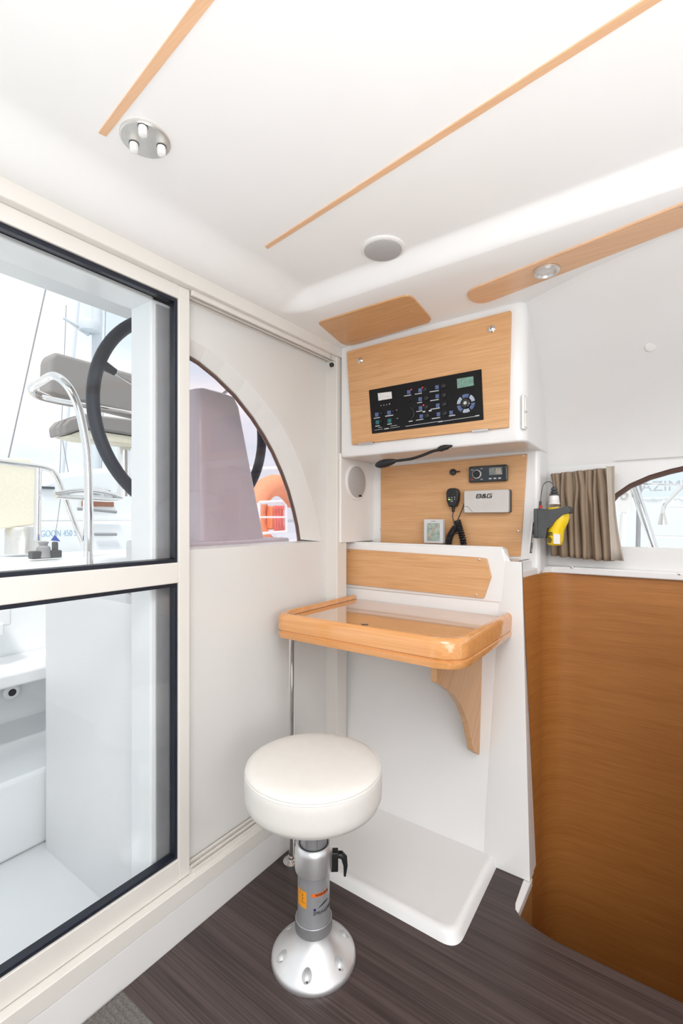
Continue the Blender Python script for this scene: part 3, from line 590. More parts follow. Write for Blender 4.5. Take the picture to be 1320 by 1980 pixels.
# ================================================================== TABLE
t = thing('chart_table', (-.81, 1.45, .0), 'glossy orange oak chart table with raised rim fixed to the console', 'table')
TL, TR, TF, TB, TZ = -1.163, -.478, 1.208, 1.700, .778
def tring(i, z): return [(x, y, z) for x, y in rpoly([(TL + i, TB), (TL + i, TF + i), (TR - i, TF + i), (TR - i, TB)], [0, .055, .085, 0], 10)]
b = MB(); n0 = len(tring(0, 0))
prof = [(.012, TZ), (.002, TZ + .004), (.0, TZ + .012), (.0, TZ + .022), (.005, TZ + .025), (.005, TZ + .028), (0, TZ + .032), (0, TZ + .070), (.003, TZ + .080), (.010, TZ + .087), (.018, TZ + .087), (.022, TZ + .083), (.023, TZ + .070)]
rings = [tring(i, z) for i, z in prof]
inner = tring(.022, TZ + .060)
b.loft(rings, False, False)
b.add([p for p in tring(.02, TZ + .001)] , [list(range(n0))])
# close the two rear end grain faces of the rim
for idx in (0, -1):
    b.add([r[idx] for r in rings] + [(rings[-1][idx][0], TB, TZ + .001)], [list(range(len(rings) + 1))])
b.build('rim', TBL, t, ang=40)
b = MB(); b.loft([tring(.0225, TZ + .004), tring(.0225, TZ + .069)]); b.build('tabletop', TTOP, t)
c = PZ(705, 1207, TZ + .0695); MB().lathe([(.012, -.001), (.012, .001), (.010, .0015)], Vector((c.x, max(c.y, 1.27), TZ + .069)), (0, 0, 1), 24).build('finger_hole_ring', BLKG, t)
bk = [PX(*q, -.595) for q in ((835, 1290), (838, 1318), (852, 1326), (870, 1340), (885, 1362), (897, 1392), (904, 1425), (909, 1450), (925, 1454), (931, 1400), (933, 1280))]
bp = [(max(p.y, 1.25), min(p.z, TZ + .003)) for p in bk]; bp[0] = (bp[1][0] - .004, TZ + .002); bp[-1] = (1.700, TZ + .002); bp[-2] = (1.70, .60); bp[-3] = (lean(.38) + .008, bp[-3][1])
MB().prism(rpoly(bp, .006, 3), 'x', -.604, -.584).build('bracket', OAKV, t, bevel=.003)
lc = Vector((-1.100, 1.237, 0)); b = MB(); b.tube([lc + Vector((0, 0, .004)), lc + Vector((0, 0, TZ + .003))], .0095, 20); lg_ = b.build('leg', CHR, t)
lab(lg_, 'slim chrome post')
b = MB(); b.lathe([(.030, 0), (.030, .004), (.022, .007), (.014, .009), (.014, .020), (.0095, .022)], lc, (0, 0, 1), 32); b.build('foot_flange', CHR, lg_)

# ================================================================== STOOL
SC = Vector((-.813, 1.004, 0)); t = thing('pedestal_stool', SC, 'round white vinyl pedestal stool with aluminium column on the dark floor', 'stool')
b = MB(); b.lathe([(.100, 0), (.113, .0), (.115, .004), (.1145, .012), (.110, .018), (.098, .026), (.082, .038), (.066, .054), (.056, .070), (.051, .082), (.050, .086), (.02, .086)], SC, (0, 0, 1), 72)
base = b.build('base', ALU, t, ang=50)
cut = MB()
for k in range(6):
    a = math.radians(-58 + 60 * k - 4); c = SC + Vector((math.cos(a), math.sin(a), 0)) * .090
    cut.lathe([(.0132, .013), (.0132, .2)], c, (0, 0, 1), 24)
co = cut.build('cutter', ALUD); mod = base.modifiers.new('x', 'BOOLEAN'); mod.object = co; mod.solver = 'EXACT'; mod.operation = 'DIFFERENCE'
dg = bpy.context.evaluated_depsgraph_get(); dg.update(); nm = bpy.data.meshes.new_from_object(base.evaluated_get(dg)); base.modifiers.clear(); base.data = nm
nm.shade_smooth(); nm.set_sharp_from_angle(angle=math.radians(35)); bpy.data.objects.remove(co)
for k in range(6):
    a = math.radians(-58 + 60 * k - 4); c = SC + Vector((math.cos(a), math.sin(a), 0)) * .090
    b = MB(); b.lathe([(.0085, .010), (.0085, .013), (.006, .015), (.004, .0155)], c, (0, 0, 1), 20); b.lathe([(.0028, .0155), (.0028, .0162)], c, (0, 0, 1), 8, 1); b.build('bolt', [STEEL, INK], base)
b = MB(); b.lathe([(.0495, .078), (.0505, .083), (.0500, .112), (.0485, .114), (.044, .112)], SC, (0, 0, 1), 56); b.build('lower_collar', ALUD, t)
b = MB(); b.lathe([(.0435, .10), (.0435, .255)], SC, (0, 0, 1), 56); colm = b.build('column', ALUC, t)
b = MB(); b.lathe([(.045, .242), (.0505, .244), (.0515, .250), (.0515, .298), (.049, .309), (.044, .314), (.039, .312)], SC, (0, 0, 1), 56); slv = b.build('upper_collar', ALU, t)
b = MB(); b.lathe([(.0365, .30), (.0365, .445)], SC, (0, 0, 1), 56)
ib = b.build('inner_tube', ALUC, t)
b = MB()
for k in range(8):
    a = 2 * PI * k / 8 + .15; d = Vector((math.cos(a), math.sin(a), 0)); e = Vector((-d.y, d.x, 0)); c = SC + d * .0362
    b.add([c + e * s1 * .0016 + d * s2 * .0008 + Vector((0, 0, z)) for z in (.305, .444) for s1, s2 in ((-1, 0), (1, 0), (1, 1), (-1, 1))], [(0, 1, 2, 3), (4, 7, 6, 5), (0, 4, 5, 1), (1, 5, 6, 2), (2, 6, 7, 3), (3, 7, 4, 0)])
b.build('groove', ALUD, ib)
b = MB(); b.torus(SC + Vector((0, 0, .3125)), (0, 0, 1), .0385, .0012, 48, 6); lab(b.build('seal_ring', BLK, slv), 'thin black ring')
R = .186
b = MB(); b.lathe([(.05, .430), (.150, .428), (.168, .431), (.179, .438), (.1845, .450), (R, .467), (R, .502), (.1855, .515), (.183, .523), (.179, .529), (.168, .534), (.14, .538), (.09, .541), (.0, .543)], SC, (0, 0, 1), 96)
seat = b.build('seat', VINYL, t, ang=80)
b = MB(); b.torus(SC + Vector((0, 0, .5257)), (0, 0, 1), .1815, .0019, 96, 8); b.torus(SC + Vector((0, 0, .5195)), (0, 0, 1), .1842, .0010, 96, 8); b.build('piping', VINYL, seat)
MB().lathe([(.09, .420), (.09, .431)], SC, (0, 0, 1), 40).build('seat_plate', ALUD, t)
# clamp lever, turned towards the console
ld = Vector((.80, .60, 0)).normalized(); ls = Vector((-ld.y, ld.x, 0)); kc = SC + ld * .043 + Vector((0, 0, .266))
ml = Matrix(((ld.x, ls.x, 0, kc.x), (ld.y, ls.y, 0, kc.y), (0, 0, 1, kc.z), (0, 0, 0, 1)))
b = MB(); b.prism(rpoly([(-.012, .024), (.012, .024), (.010, -.034), (-.012, -.030)], .006, 4), 'x', .004, .024, 0, ml); lv = b.build('clamp_lever', BLK, t, bevel=.004)
b = MB(); b.tube([ml @ Vector(q) for q in ((.018, 0, .012), (.032, -.002, .012), (.040, -.002, .004), (.044, -.004, -.018), (.042, -.006, -.044))], [.009, .010, .009, .006, .003], 12); b.build('handle', BLK, lv)
b = MB(); b.tube([ml @ Vector(q) for q in ((-.006, 0, -.004), (.008, 0, -.004))], .008, 14); b.build('bolt', CHR, lv)
# stickers wrapped on the column
def wrapf(r, a0, z0):
    def g(v): a = a0 + v.x / r; return Vector((math.cos(a) * (r + v.z), math.sin(a) * (r + v.z), z0 + v.y))
    return g
def band(name, a0, w, z0, z1, m, r=.0437, parent=colm):
    b = MB(); n = 12; g = wrapf(r, a0, 0); vs = []
    for i in range(n + 1):
        for z in (z0, z1): vs.append(g(Vector((w * (i / n - .5), z, .0002))))
    b.add(vs, [(2 * i, 2 * i + 2, 2 * i + 3, 2 * i + 1) for i in range(n)], 0, Matrix.Translation(SC)); return b.build(name, m, parent, ang=60)
ca = math.atan2(-SC.y, -SC.x)            # towards the camera
rad = math.radians
band('warning_label', ca - rad(48), .034, .162, .206, ORG)
g1 = wrapf(.0440, ca - rad(42), .185)
b = MB(); 
for pts in ([(-.002, .008, 0), (.0, .002, 0), (-.001, -.006, 0), (-.005, -.010, 0)], [(.0, .002, 0), (.006, .004, 0)], [(-.001, -.006, 0), (.004, -.010, 0), (.008, -.008, 0)], [(-.010, .012, 0), (-.006, .015, 0)]): b.tube([SC + g1(Vector(q)) for q in pts], .0005, 5)
b.torus(SC + g1(Vector((0, .011, 0))), (math.cos(ca - rad(44)), math.sin(ca - rad(44)), 0), .0022, .0004, 16, 5); b.build('warning_pictogram', INK, colm)
band('warning_strip', ca + rad(25), .050, .195, .2045, mat('red_orange_sticker', (.80, .16, .02), .5, noise=.03))
text('WARNING', .0085, Matrix.Translation(SC), INK, 'lettering', colm, depth=.0002, wrap=wrapf(.0442, ca + rad(32), .1998), bold=True)
text('SPRINGFIELD', .0125, Matrix.Translation(SC), INK, 'lettering', colm, depth=.0002, wrap=wrapf(.0442, ca + rad(44), .152), shear=.2)
b = MB(); g2 = wrapf(.0440, ca + rad(4), .162); b.lathe([(.0034, -.0002), (.0034, .0004)], SC + g2(Vector((0, 0, 0))), (math.cos(ca + rad(4)), math.sin(ca + rad(4)), 0), 20); b.build('logo_dot', mat('navy_print', (.01, .015, .12), .5, noise=.05), colm)
g3 = wrapf(.0442, ca + rad(40), .166); b = MB(); b.tube([SC + g3(Vector((x, .010 * math.sin((x + .018) / .036 * PI * .6), 0))) for x in [-.018 + .004 * i for i in range(9)]], [.0003, .0008, .0012, .0015, .0015, .0015, .0012, .0008, .0004], 5); b.build('logo_swoosh', INK, colm)
g4 = wrapf(.0440, ca + rad(16), .182); b = MB(); b.tube([SC + g4(Vector(q)) for q in ((-.008, .003, 0), (-.004, -.003, 0), (0, .004, 0), (.002, -.002, 0), (.007, 0, 0))], .0004, 5); b.build('sketch_print', INKG, colm)

# mat
b = MB(); ox, oy = -1.146, .650
nx, ny = 36, 60; vs = []
for i in range(nx + 1):
    for j in range(ny + 1):
        x = ox + .62 * 0 + .150 * i / nx * 1.0; y = oy - .30 * j / ny
        z = .004 + .004 * abs(math.sin(j * 1.05)) * (.7 + .3 * math.sin(i * 2.1 + j)); 
        if i in (0, nx) or j in (0, ny): z = .0005
        vs.append((x, y, z))
nn = ny + 1; b.add(vs, [(i * nn + j, i * nn + j + 1, (i + 1) * nn + j + 1, (i + 1) * nn + j) for i in range(nx) for j in range(ny)])
tag(b.build('door_mat', MAT_, ang=80), 'corner of a grey ribbed woven mat on the floor by the sliding door', 'mat')

# ================================================================== CURTAIN AND RESCUE LIGHT
t = thing('curtain', (-.29, 1.96, 1.04), 'short pleated taupe curtain at the left end of the arched hull window', 'curtain')
b = MB(); NU, NV = 220, 16; vs = []
np_ = 11
for j in range(NV + 1):
    w = j / NV
    for i in range(NU + 1):
        s = i / NU; x = (-.412 + .200 * s) * (1 - w) + (-.398 + .205 * s) * w
        ph = s * np_ * 2 * PI + 1.5 * math.sin(s * 9) + .5 * math.sin(w * 3 + s * 17); pinch = .55 + .45 * min(1, abs(w - .16) * 5)
        am = .036 * (.55 + .75 * w) * pinch * min(1, (1 - s) * 6 + .15)
        q_ = math.sin(ph); y = 1.957 + am * (math.asin(q_ * .98) / 1.37 * .7 + q_ * .3) * (.75 + .35 * math.sin(s * 23 + 2)) + .003 * math.sin(ph * 2 + 3 * w)
        x += .010 * math.cos(ph) * (.4 + .6 * w) + .005 * math.sin(ph * .5 + w * 3) + .006 * math.sin(s * 14 + 1) * math.exp(-((w - .2) / .15) ** 2)
        z = (1.368 + .012 * s) * (1 - w) + (1.058 - .012 * s + .005 * math.sin(ph)) * w
        vs.append((x, y, z))
nn = NU + 1; b.add(vs, [(j * nn + i, j * nn + i + 1, (j + 1) * nn + i + 1, (j + 1) * nn + i) for j in range(NV) for i in range(NU)], 0)
for k in range(NV): pass
cu = b.build('pleated_cloth', CURT, t, ang=180, solid=.0015)
b = MB(); vs = []
for j in range(9):
    w = j / 8
    for i in range(7):
        s = i / 6; x0_, x1_ = -.214 + .016 * w, -.188 + .028 * w; vs.append((x0_ + (x1_ - x0_) * s - .010 * math.sin(w * PI) * s, 1.918 + .012 * math.sin(s * PI), (1.382) * (1 - w) + 1.047 * w))
b.add(vs, [(j * 7 + i, j * 7 + i + 1, (j + 1) * 7 + i + 1, (j + 1) * 7 + i) for j in range(8) for i in range(6)]); lab(b.build('edge_lining', LINING, cu, ang=180, solid=.0015), 'paler hem strip')

# rescue light in its wall holder
xw = -.423; ya = 1.80
t = thing('rescue_light', (xw + .04, ya, 1.105), 'yellow rescue light bottle in a charcoal holder on the wall by the curtain', 'rescue light')
t.scale = (.93, 1, .9)
b = MB(); b.prism(rpoly([(ya - .045, 1.128), (ya + .045, 1.128), (ya + .045, 1.245), (ya - .045, 1.245)], .01), 'x', xw - .002, xw + .012); b.build('back_plate', DGPL, t, bevel=.003)
hol = [(xw + .006, 1.246), (xw + .010, 1.128), (xw + .040, 1.128), (xw + .045, 1.168), (xw + .060, 1.175), (xw + .075, 1.198), (xw + .098, 1.220), (xw + .122, 1.228), (xw + .122, 1.246), (xw + .110, 1.254), (xw + .085, 1.246), (xw + .05, 1.240)]
b = MB(); b.prism(rpoly(hol, .004, 3), 'y', ya - .040, ya + .040); b.build('holder', DGPL, t, bevel=.008, seg=4)
bc = Vector((xw + .070, ya, 0))
def ell(z, cx, a, bb, n=28): return [(cx + a * math.cos(2 * PI * k / n), ya + bb * math.sin(2 * PI * k / n), z) for k in range(n)]
b = MB(); b.loft([ell(1.100, xw + .064, .018, .020), ell(1.104, xw + .064, .026, .029), ell(1.120, xw + .065, .0285, .031), ell(1.160, xw + .068, .0295, .032), ell(1.185, xw + .076, .033, .032), ell(1.210, xw + .080, .036, .032), ell(1.236, xw + .075, .036, .032), ell(1.250, xw + .070, .030, .028)]); b.build('bottle', YEL, t, ang=60)
b = MB(); b.loft([ell(1.246, xw + .070, .036, .033), ell(1.262, xw + .068, .037, .032), ell(1.276, xw + .066, .026, .024), ell(1.282, xw + .066, .012, .012)]); b.build('clear_dome', CLR, t, ang=60)
b = MB(); b.lathe([(.021, 1.262), (.019, 1.268), (.016, 1.296)], (xw + .062, ya, 0), (0, 0, 1), 24); lab(b.build('collar', WPL, t), 'white collar')
b = MB(); b.lathe([(.017, 1.296), (.017, 1.302), (.010, 1.304), (.014, 1.308), (.014, 1.312), (.009, 1.314), (.012, 1.318), (.012, 1.322), (.007, 1.330)], (xw + .062, ya, 0), (0, 0, 1), 20); b.build('boot', DGPL, t)
b = MB(); b.tube(spline([(xw + .062, ya, 1.328), (xw + .055, ya, 1.345), (xw + .038, ya, 1.352), (xw + .022, ya, 1.338), (xw + .015, ya, 1.30), (xw + .010, ya, 1.262)], 6), .0016, 8); b.tube([(xw + .012, ya, 1.275), (xw + .010, ya, 1.24)], .005, 10); b.build('cable', DGPL, t)
b = MB(); b.lathe([(.006, 0), (.006, .006)], (xw + .022, ya - .03, 1.252), (0, -1, 0), 14); b.build('red_knob', RED, t)
b = MB(); b.box(xw + .067, xw + .089, ya - .0345, ya - .028, 1.108, 1.146); b.build('price_label', WPL, t)
b = MB()
for k in range(9):
    z = 1.152 - k * .0048
    if k in (3, ): continue
    b.box(xw + .043, xw + .043 + random.uniform(.013, .022), ya - .0335, ya - .029, z - .0011, z + .0011)
b.build('print', INK, t)

# ================================================================== OUTSIDE: COCKPIT
def outside(o, l, c, g=None): return tag(o, l, c, g)
struct('floor_cockpit', MB().box(-3.0, -1.325, -3, 4.2, -.16, -.10), DECK, bevel=.01)
# helm console
t = thing('helm_console', (-1.5, 1.1, -.1), 'white moulded helm console outside the bulkhead, behind the glass', 'helm console')
b = MB(); pl = rpoly([(-2.05, .83), (-1.33, .83), (-1.33, 1.9), (-2.05, 1.9)], [.04, .03, 0, 0])
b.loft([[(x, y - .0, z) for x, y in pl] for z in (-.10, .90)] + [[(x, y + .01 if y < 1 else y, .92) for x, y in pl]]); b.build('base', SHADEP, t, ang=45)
b = MB()
def up(z):
    f = (z - .95) / .73; yr = 1.455 - .165 * f; yl_ = 1.085 + .01 * f; return [(x, y, z) for x, y in rpoly([(-1.60, yl_), (-1.40 - .03 * f, yl_), (-1.40 - .03 * f, yr), (-1.60, yr + .03)], [.03, .035, .03, .03])]
top = up(1.66); ctr = Vector((-1.50, 1.19, 0))
b.loft([up(.95), up(1.15), up(1.35), up(1.55), up(1.64), [tuple(Vector(p).lerp(Vector((ctr.x, ctr.y, 1.68)), .12) + Vector((0, 0, .015))) for p in top], [tuple(Vector(p).lerp(Vector((ctr.x, ctr.y, 1.69)), .5) + Vector((0, 0, .015))) for p in top]]); b.build('pedestal', mat('tower_shade_gelcoat', (.64, .63, .64), .4, coat=.2, noise=.02, nscale=3), t, ang=50)  # pedestal colour greyed to hold the shade on its bulkhead side
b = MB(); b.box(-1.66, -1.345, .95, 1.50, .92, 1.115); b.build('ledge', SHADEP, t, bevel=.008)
b = MB(); b.box(-1.4405, -1.423, 1.06, 1.20, 1.16, 1.26)
# steering wheel
wc = Vector((-1.66, 1.240, 1.608)); t = thing('steering_wheel', wc, 'large dark leather-rimmed steering wheel of the helm outside', 'steering wheel')
wa = Vector((1, 0, .05)).normalized(); Rw = .408
b = MB(); b.torus(wc, wa, Rw, .0225, 96, 16); b.build('rim', RIM, t)
b = MB(); b.lathe([(.05, -.02), (.055, 0), (.05, .02), (.02, .05)], wc, -wa, 32); b.build('hub', CHR, t)
a_ = Vector((0, 1, 0)); b_ = wa.cross(a_)
for k in range(3):
    an = math.radians(160 + 120 * k); d = a_ * math.cos(an) + b_ * math.sin(an); d.normalize()
    b = MB(); b.tube([wc + d * .04, wc + d * (Rw - .05)], .008, 12); sp_ = b.build('spoke', CHR, t)
    b = MB(); b.tube([wc + d * (Rw - .062), wc + d * (Rw - .01)], [.013, .019], 12); b.build('spoke_sleeve', RIM, sp_)
tag(MB().tube([wc + Vector((-.01, 0, 0)), (-1.59, 1.235, 1.58)], .02, 16).build('wheel_shaft', CHR), 'short chrome shaft between steering wheel and helm console', 'shaft')
# helm seat: backrest and cushion
t = thing('helm_chair', (-2.5, 1.4, 1.1), 'grey canvas helm chair with backrest outside, seen through the door glass', 'chair')
def cush(x, th, q, name, m, bev=.03):
    P_ = [PX(u, v, x) for u, v in q]; b = MB(); v = [p + Vector((0, 0, 0)) for p in P_] + [p + Vector((-th, .0, 0)) for p in P_]
    n = len(P_); b.add(v, [list(range(n))[::-1], list(range(n, 2 * n))] + [(i, (i + 1) % n, n + (i + 1) % n, n + i) for i in range(n)]); return b.build(name, m, t, bevel=bev, seg=5)
cush(-2.45, .12, ((97, 691), (107, 679), (330, 742), (330, 820), (109, 766), (94, 761)), 'backrest', FAB, .02)
cush(-2.35, .16, ((122, 822), (133, 810), (165, 799), (330, 820), (330, 852), (165, 828), (125, 842)), 'cushion', FAB, .012)
cush(-2.36, .14, ((130, 842), (165, 830), (330, 855), (330, 868), (165, 850)), 'seat_base', CREAMC, .006)
b = MB(); b.tube([PX(240, 850, -2.5), PX(240, 960, -2.5)], .035, 20); b.build('pedestal', CHR, t)
b = MB(); b.tube([PX(60, 752, -2.4), PX(110, 774, -2.4), PX(180, 785, -2.4), PX(330, 812, -2.4)], .010, 10); b.build('back_rail', CHR, t)
# grab rail loop
x_ = -2.0; P_ = [PX(172, 1125, x_), PX(172, 1000, x_), PX(170, 900, x_), PX(165, 850, x_), PX(152, 790, x_), PX(132, 748, x_), PX(105, 727, x_ - .05), PX(80, 738, x_ - .12), PX(61, 752, x_ - .2), PX(72, 765, x_ - .3), PX(110, 775, x_ - .35), PX(150, 782, x_ - .38)]
outside(MB().tube(spline(P_, 6), .0165, 16).build('grab_rail', CHR), 'tall curved chrome grab rail in front of the grey helm seat', 'rail')
P_ = [PX(-60, 886, -3.2), PX(20, 896, -3.2), PX(85, 905, -3.2), (PX(105, 915, -3.2)), PX(120, 945, -3.2), PX(140, 1000, -3.2), PX(165, 1062, -3.2)]
t2 = outside(MB().tube(spline(P_, 6), .016, 12).build('guard_rail', CHR), 'bent chrome guard rail behind the cream seat back', 'rail')
P_ = [PX(74, 905, -3.2), PX(72, 1045, -3.2)]; MB().tube(P_, .02, 12).build('upright', CHR, t2)
P_ = [PX(105, 955, -3.0), PX(170, 948, -3.0), PX(225, 958, -3.0), PX(225, 966, -3.0), PX(110, 960, -3.0)]
outside(MB().tube(spline(P_, 5), .016, 12).build('pushpit_rail', CHR), 'horizontal chrome rail crossing behind the tall grab rail', 'rail')
# cream seat back at left
b = MB(); q = [PX(u, v, -3.4) for u, v in ((-40, 884), (55, 886), (70, 900), (70, 1015), (-40, 1028))]; n = len(q)
b.prism(rpoly([(p.y, p.z) for p in q], .03, 4), 'x', -3.6, -3.4); outside(b.build('cream_backrest', CREAMC, bevel=.02), 'cream padded seat back at the far left of the cockpit', 'backrest')
# coaming and benches
b = MB(); b.prism(rpoly([(-3.6, .955), (-2.75, .955), (-2.65, -.1), (-3.6, -.1)], [.02, .06, 0, 0]), 'y', -3, 4.2); outside(b.build('coaming', DECK, ang=50), 'white moulded cockpit coaming behind the bench', 'coaming')
b = MB(); b.box(-2.68, -2.06, -3, 3.5, -.1, .20); outside(b.build('cockpit_step', DECK, bevel=.02, seg=4), 'wide white moulded step in the cockpit', 'step')
P_ = [PX(0, 1292, -2.3), PX(76, 1335, -2.3)]
b = MB(); b.box(-2.70, -2.36, -3, 1.35, .46, .52); outside(b.build('bench_shelf', DECK2, bevel=.012), 'thin white bench shelf above the cockpit step', 'bench')
p = PX(22, 1338, -2.5); t = thing('drain_fitting', (-2.665, p.y, p.z), 'small round white through-fitting on the cockpit side under the bench shelf', 'fitting')
p = PX(22, 1338, -2.655); b = MB(); b.lathe([(.036, 0), (.036, .006), (.028, .012), (.018, .012)], p, (1, 0, 0), 32); b.build('flange', DECK2, t); b = MB(); b.lathe([(.0175, 0), (.0175, .0125)], p, (1, 0, 0), 24); b.build('hole', BLK, t)
b = MB(); p = PX(8, 1190, -2.5); b.box(-2.68, -2.5, p.y - .12, p.y + .03, p.z - .05, p.z + .03); b.box(-2.55, -2.49, p.y - .07, p.y, p.z - .09, p.z - .03); outside(b.build('bench_bracket', DECK2, bevel=.01), 'white bracket with a hook at the left edge above the bench shelf', 'bracket')
# winch and line on the coaming
p = PX(84, 1048, -3.0); MB().tube([PX(165, 950, -3.0), Vector((-3.0, PX(165, 950, -3.0).y, .95))], .014, 10).build('upright', CHR, bpy.data.objects['pushpit_rail'])
t = thing('winch', p, 'small dark deck fitting by the guard rail foot', 'fitting')
b = MB(); b.lathe([(.04, -.09), (.035, -.03), (.02, -.02), (.028, .0), (.015, .005)], p, (0, 0, 1), 24); b.build('drum', INKG, t)
b = MB(); b.box(p.x - .03, p.x + .03, p.y - .07, p.y + .09, p.z - .095, p.z - .05); b.box(p.x - .02, p.x + .03, p.y + .05, p.y + .07, p.z - .06, p.z + .0); b.build('foot', DGPL, t, bevel=.008)
p = PX(20, 1010, -3.5)
outside(MB().lathe([(.10, -.15), (.10, .0), (.09, .02)], PX(45, 1025, -3.45), (0, 0, 1), 28).build('deck_pot', STEEL), 'steel cylinder on deck below the cream seat back', 'pot')
# water and neighbouring boats
struct('ground_water', MB().box(-60, 40, -60, 90, -1.6, -1.5), WATER)
def boat(name, label, x, y0, y1, zt, txt=None):
    t = thing(name, (x, (y0 + y1) / 2, -1.5), label, 'boat', 'moored white boats')
    b = MB(); prof = [(x, -1.4), (x + .10, -.2), (x, zt), (x - 3.5, zt), (x - 3.5, -1.4)]
    b.prism(prof, 'y', y0, y1); b.build('hull', DECK2, t, bevel=.08, seg=3); return t
t = boat('sailing_boat', 'white sailing boat lettered 450 S moored beyond the cockpit', -9.0, 1.2, 9.5, 1.15)
b = MB()
q = [PX(u, v, -9.3) for u, v in ((70, 1010), (75, 935), (120, 915), (200, 905), (330, 905), (600, 900), (600, 1010))]; b.prism([(p.y, p.z) for p in q], 'x', -12, -9.3); b.build('coachroof', DECK, t, bevel=.1, seg=3)
for u0, v0, u1, v1 in ((78, 940, 106, 946), (182, 945, 196, 956), (203, 948, 214, 958)):
    a = PX(u0, v0, -9.25); c = PX(u1, v1, -9.25); MB().box(-9.33, -9.25, a.y, c.y, c.z, a.z).build('window', DARKW, t)
a = PX(160, 968, -9.25); c = PX(220, 980, -9.25); MB().box(-9.33, -9.25, a.y, c.y, c.z, a.z).build('hatch', BRN, t)
p = PX(107, 1032, -8.85); text('LAGOON 450 S', .16, MX(p) @ Matrix.Diagonal((.66, 1, 1, 1)), LETB, 'lettering', t, depth=.01)
a = PX(150, 984, -8.9); c = PX(225, 990, -8.9); b = MB(); b.tube([a, PX(165, 984, -8.9), c], .03, 8); b.tube([PX(183, 1033, -8.9), PX(225, 1033, -8.9)], .03, 8); b.build('rub_rail', INKG, t)
def mast(x, u0, v0, u1, v1, r, label, m=DECK2):
    t = thing('mast', PX(u1, v1, x), label, 'mast', 'masts beyond the cockpit'); MB().tube([Vector((x, PX(u1, v1, x).y, -1.5)), PX(u1, v1, x), PX(u0, v0, x)], r, 12).build('spar', m, t); return t
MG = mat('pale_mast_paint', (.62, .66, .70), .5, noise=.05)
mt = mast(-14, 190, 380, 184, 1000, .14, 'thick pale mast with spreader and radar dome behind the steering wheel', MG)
b = MB(); b.tube([PX(122, 615, -14), PX(168, 640, -14), PX(184, 644, -14)], .04, 8); b.tube([PX(122, 615, -14), PX(170, 649, -14), PX(184, 640, -14)], .025, 6); b.build('spreader', MG, mt)
b = MB(); b.lathe([(.28, -.15), (.30, 0), (.26, .14), (.1, .18)], PX(173, 631, -13.9), (0, 0, 1), 20); b.build('radar_dome', MG, mt)
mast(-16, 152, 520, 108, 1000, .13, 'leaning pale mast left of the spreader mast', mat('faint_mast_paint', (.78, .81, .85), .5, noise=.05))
st = lambda a, c, x, label: tag(MB().tube([PX(*a, x), PX(*c, x), PX(*c, x) + (PX(*c, x) - PX(*a, x)).normalized() * ((PX(*c, x).z + 1.5) / (PX(*a, x) - PX(*c, x)).normalized().z)], .011, 6).build('rigging_wire', INKG), label, 'wire', 'rigging wires')
st((88, 560), (17, 882), -8, 'single dark rigging wire slanting across the sky at the left of the door glass')
st((128, 590), (118, 850), -15, 'faint rigging wire between leaning mast and grey backrest'); st((120, 846), (135, 930), -14, 'thin line dropping from below the grey cushion'); st((205, 560), (203, 640), -13, 'short wire beside the thick mast')
# blue flag
xp = -3.05; bg = tag(MB().add([PX(98, 1045, xp), PX(117, 1047, xp), PX(106, 1034, xp), PX(98, 1045, xp - .06), PX(117, 1047, xp - .06), PX(106, 1034, xp - .06)], [(0, 1, 2), (5, 4, 3), (0, 3, 4, 1), (1, 4, 5, 2), (2, 5, 3, 0)]).build('pennant', BLUE), 'tiny blue triangular bag hanging from the chrome rail near the boat lettering', 'bag')
MB().tube([PX(106, 1036, xp - .03), PX(110, 1015, xp), PX(118, 956, -3.0)], .002, 6).build('cord', INKG, bg)
# orange rescue gear seen through the tinted window
xr = -3.6; t = thing('horseshoe_buoy', PX(535, 1000, xr), 'orange horseshoe lifebuoy hung in a white rail basket outside the arched window', 'lifebuoy')
c = PX(536, 1000, xr); c2 = PX(570, 1000, xr); Rb = abs(c2.y - c.y) * 1.2
b = MB(); b.torus(c, (1, 0, 0), Rb, Rb * .34, 40, 12, a0=-.3, a1=PI + 1.1); b.build('ring', ORN, t)
b = MB(); cr = [PX(u, v, xr + .25) for u, v in ((502, 972), (545, 970), (552, 978), (553, 1028), (500, 1032), (500, 972))]; b.tube(cr, .018, 8); b.tube([PX(500, 1000, xr + .25), PX(553, 1000, xr + .25)], .01, 6); b.build('basket', DECK2, t)
b = MB(); b.box(xr + .05, xr + .15, PX(505, 1000, xr).y, PX(528, 1000, xr).y, PX(500, 1024, xr).z, PX(500, 978, xr).z); b.build('bag', ORN, t, bevel=.02)
b = MB()
for k in range(9):
    u = 530 + k * 2.4; b.tube(spline([PX(u, 978, xr + .2), PX(u + 2 * (-1) ** k, 1000, xr + .22), PX(u + 1, 1026, xr + .2)], 4), .010, 6)
b.build('line', REDL, t)
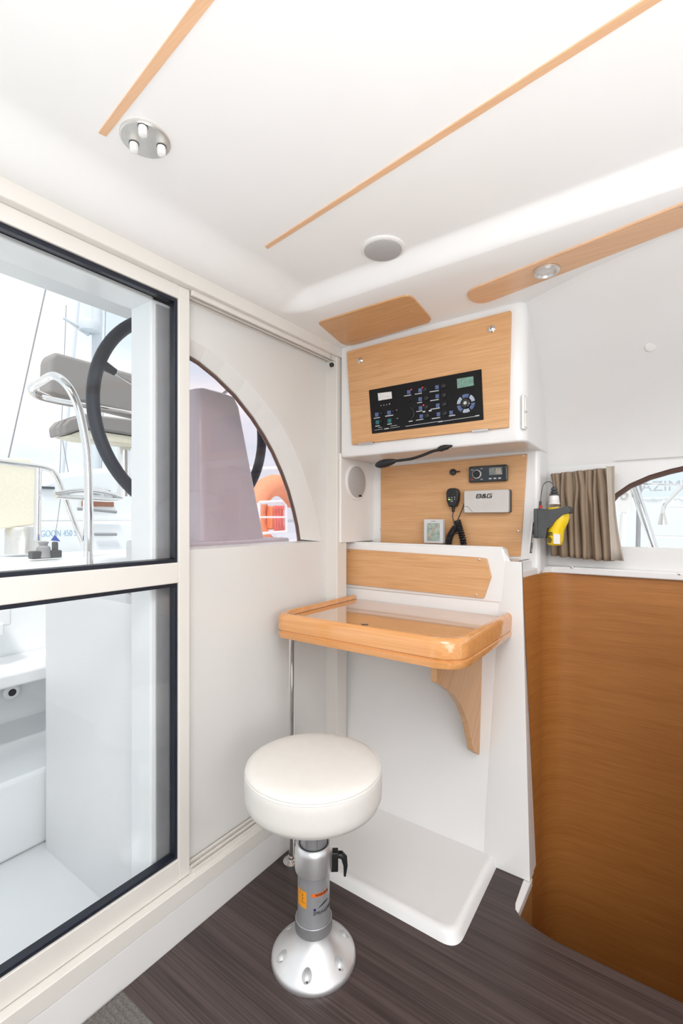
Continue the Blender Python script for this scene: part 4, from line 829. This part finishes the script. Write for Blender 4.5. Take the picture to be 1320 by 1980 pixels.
# gear seen through the hull window
yh = 3.0
tag(MB().tube([PY(1222, 930, yh), PY(1240, 985, yh), PY(1276, 1098, yh)], .022, 12).build('support_tube', CHR), 'slanting white and chrome tube beyond the hull window', 'tube')
tag(MB().tube([PY(1236, 925, yh + .2), PY(1232, 1095, yh + .2)], .012, 8).build('stanchion', INKG), 'thin dark vertical rod beyond the hull window', 'rod')
t = tag(MB().tube(spline([PY(1340, 920, 2.7), PY(1300, 960, 2.7), PY(1284, 978, 2.7), PY(1281, 995, 2.7)], 5), .010, 10).build('davit_arm', CHR), 'bent chrome arm with grey foot beyond the hull window', 'arm')
b = MB(); b.lathe([(.010, .0), (.020, -.05), (.020, -.055)], PY(1281, 992, 2.7), (0, 0, 1), 16); b.build('foot', STEEL, t)
t = tag(MB().tube([PY(1206, 995, yh), PY(1200, 1098, yh)], .018, 10).build('turnbuckle', WPL), 'white rigging turnbuckle beyond the hull window beside the curtain', 'turnbuckle')
b = MB(); c = PY(1207, 965, yh); b.box(c.x - .035, c.x + .035, c.y - .01, c.y + .01, c.z - .07, c.z + .05); b.tube([PY(1206, 985, yh), PY(1205, 1000, yh)], .010, 8); b.torus(c + Vector((0, -.012, .02)), (0, 1, 0), .016, .004, 20, 6, m=1); b.build('toggle', [WPL, STEEL], t)
tag(MB().tube([PY(1236, 935, 3.4), PY(1345, 940, 3.4)], .008, 6).build('lifeline', CHR), 'upper thin lifeline beyond the hull window', 'line', 'lifelines')
tag(MB().tube([PY(1284, 982, 3.4), PY(1345, 983, 3.4)], .006, 6).build('lifeline', CHR), 'short lifeline reaching the bent chrome arm', 'line', 'lifelines')
tag(MB().tube([PY(1262, 1037, 3.4), PY(1345, 1039, 3.4)], .008, 6).build('lifeline', CHR), 'lowest lifeline near the window sill', 'line', 'lifelines')
t = thing('motor_yacht', (2.0, 9, -1.5), 'white motor yacht with grey lettering beyond the hull window', 'boat', 'moored white boats')
b = MB(); b.prism([(-6, -1.4), (8, -1.4), (8.4, 1.5), (-6, 1.5)], 'y', 8, 12); b.build('hull', DECK2, t, bevel=.1)
b = MB(); b.box(.2, 6.5, 8.6, 11, 1.5, 2.4); b.build('superstructure', DECK, t, bevel=.2, seg=4)
pz = PY(1299, 940, 7.95); text('AZIMUT', .20, Matrix.Translation(pz) @ Matrix.Rotation(PI / 2, 4, 'X'), mat('silver_letters', (.50, .51, .53), .4, noise=.1), 'lettering', t, depth=.02)
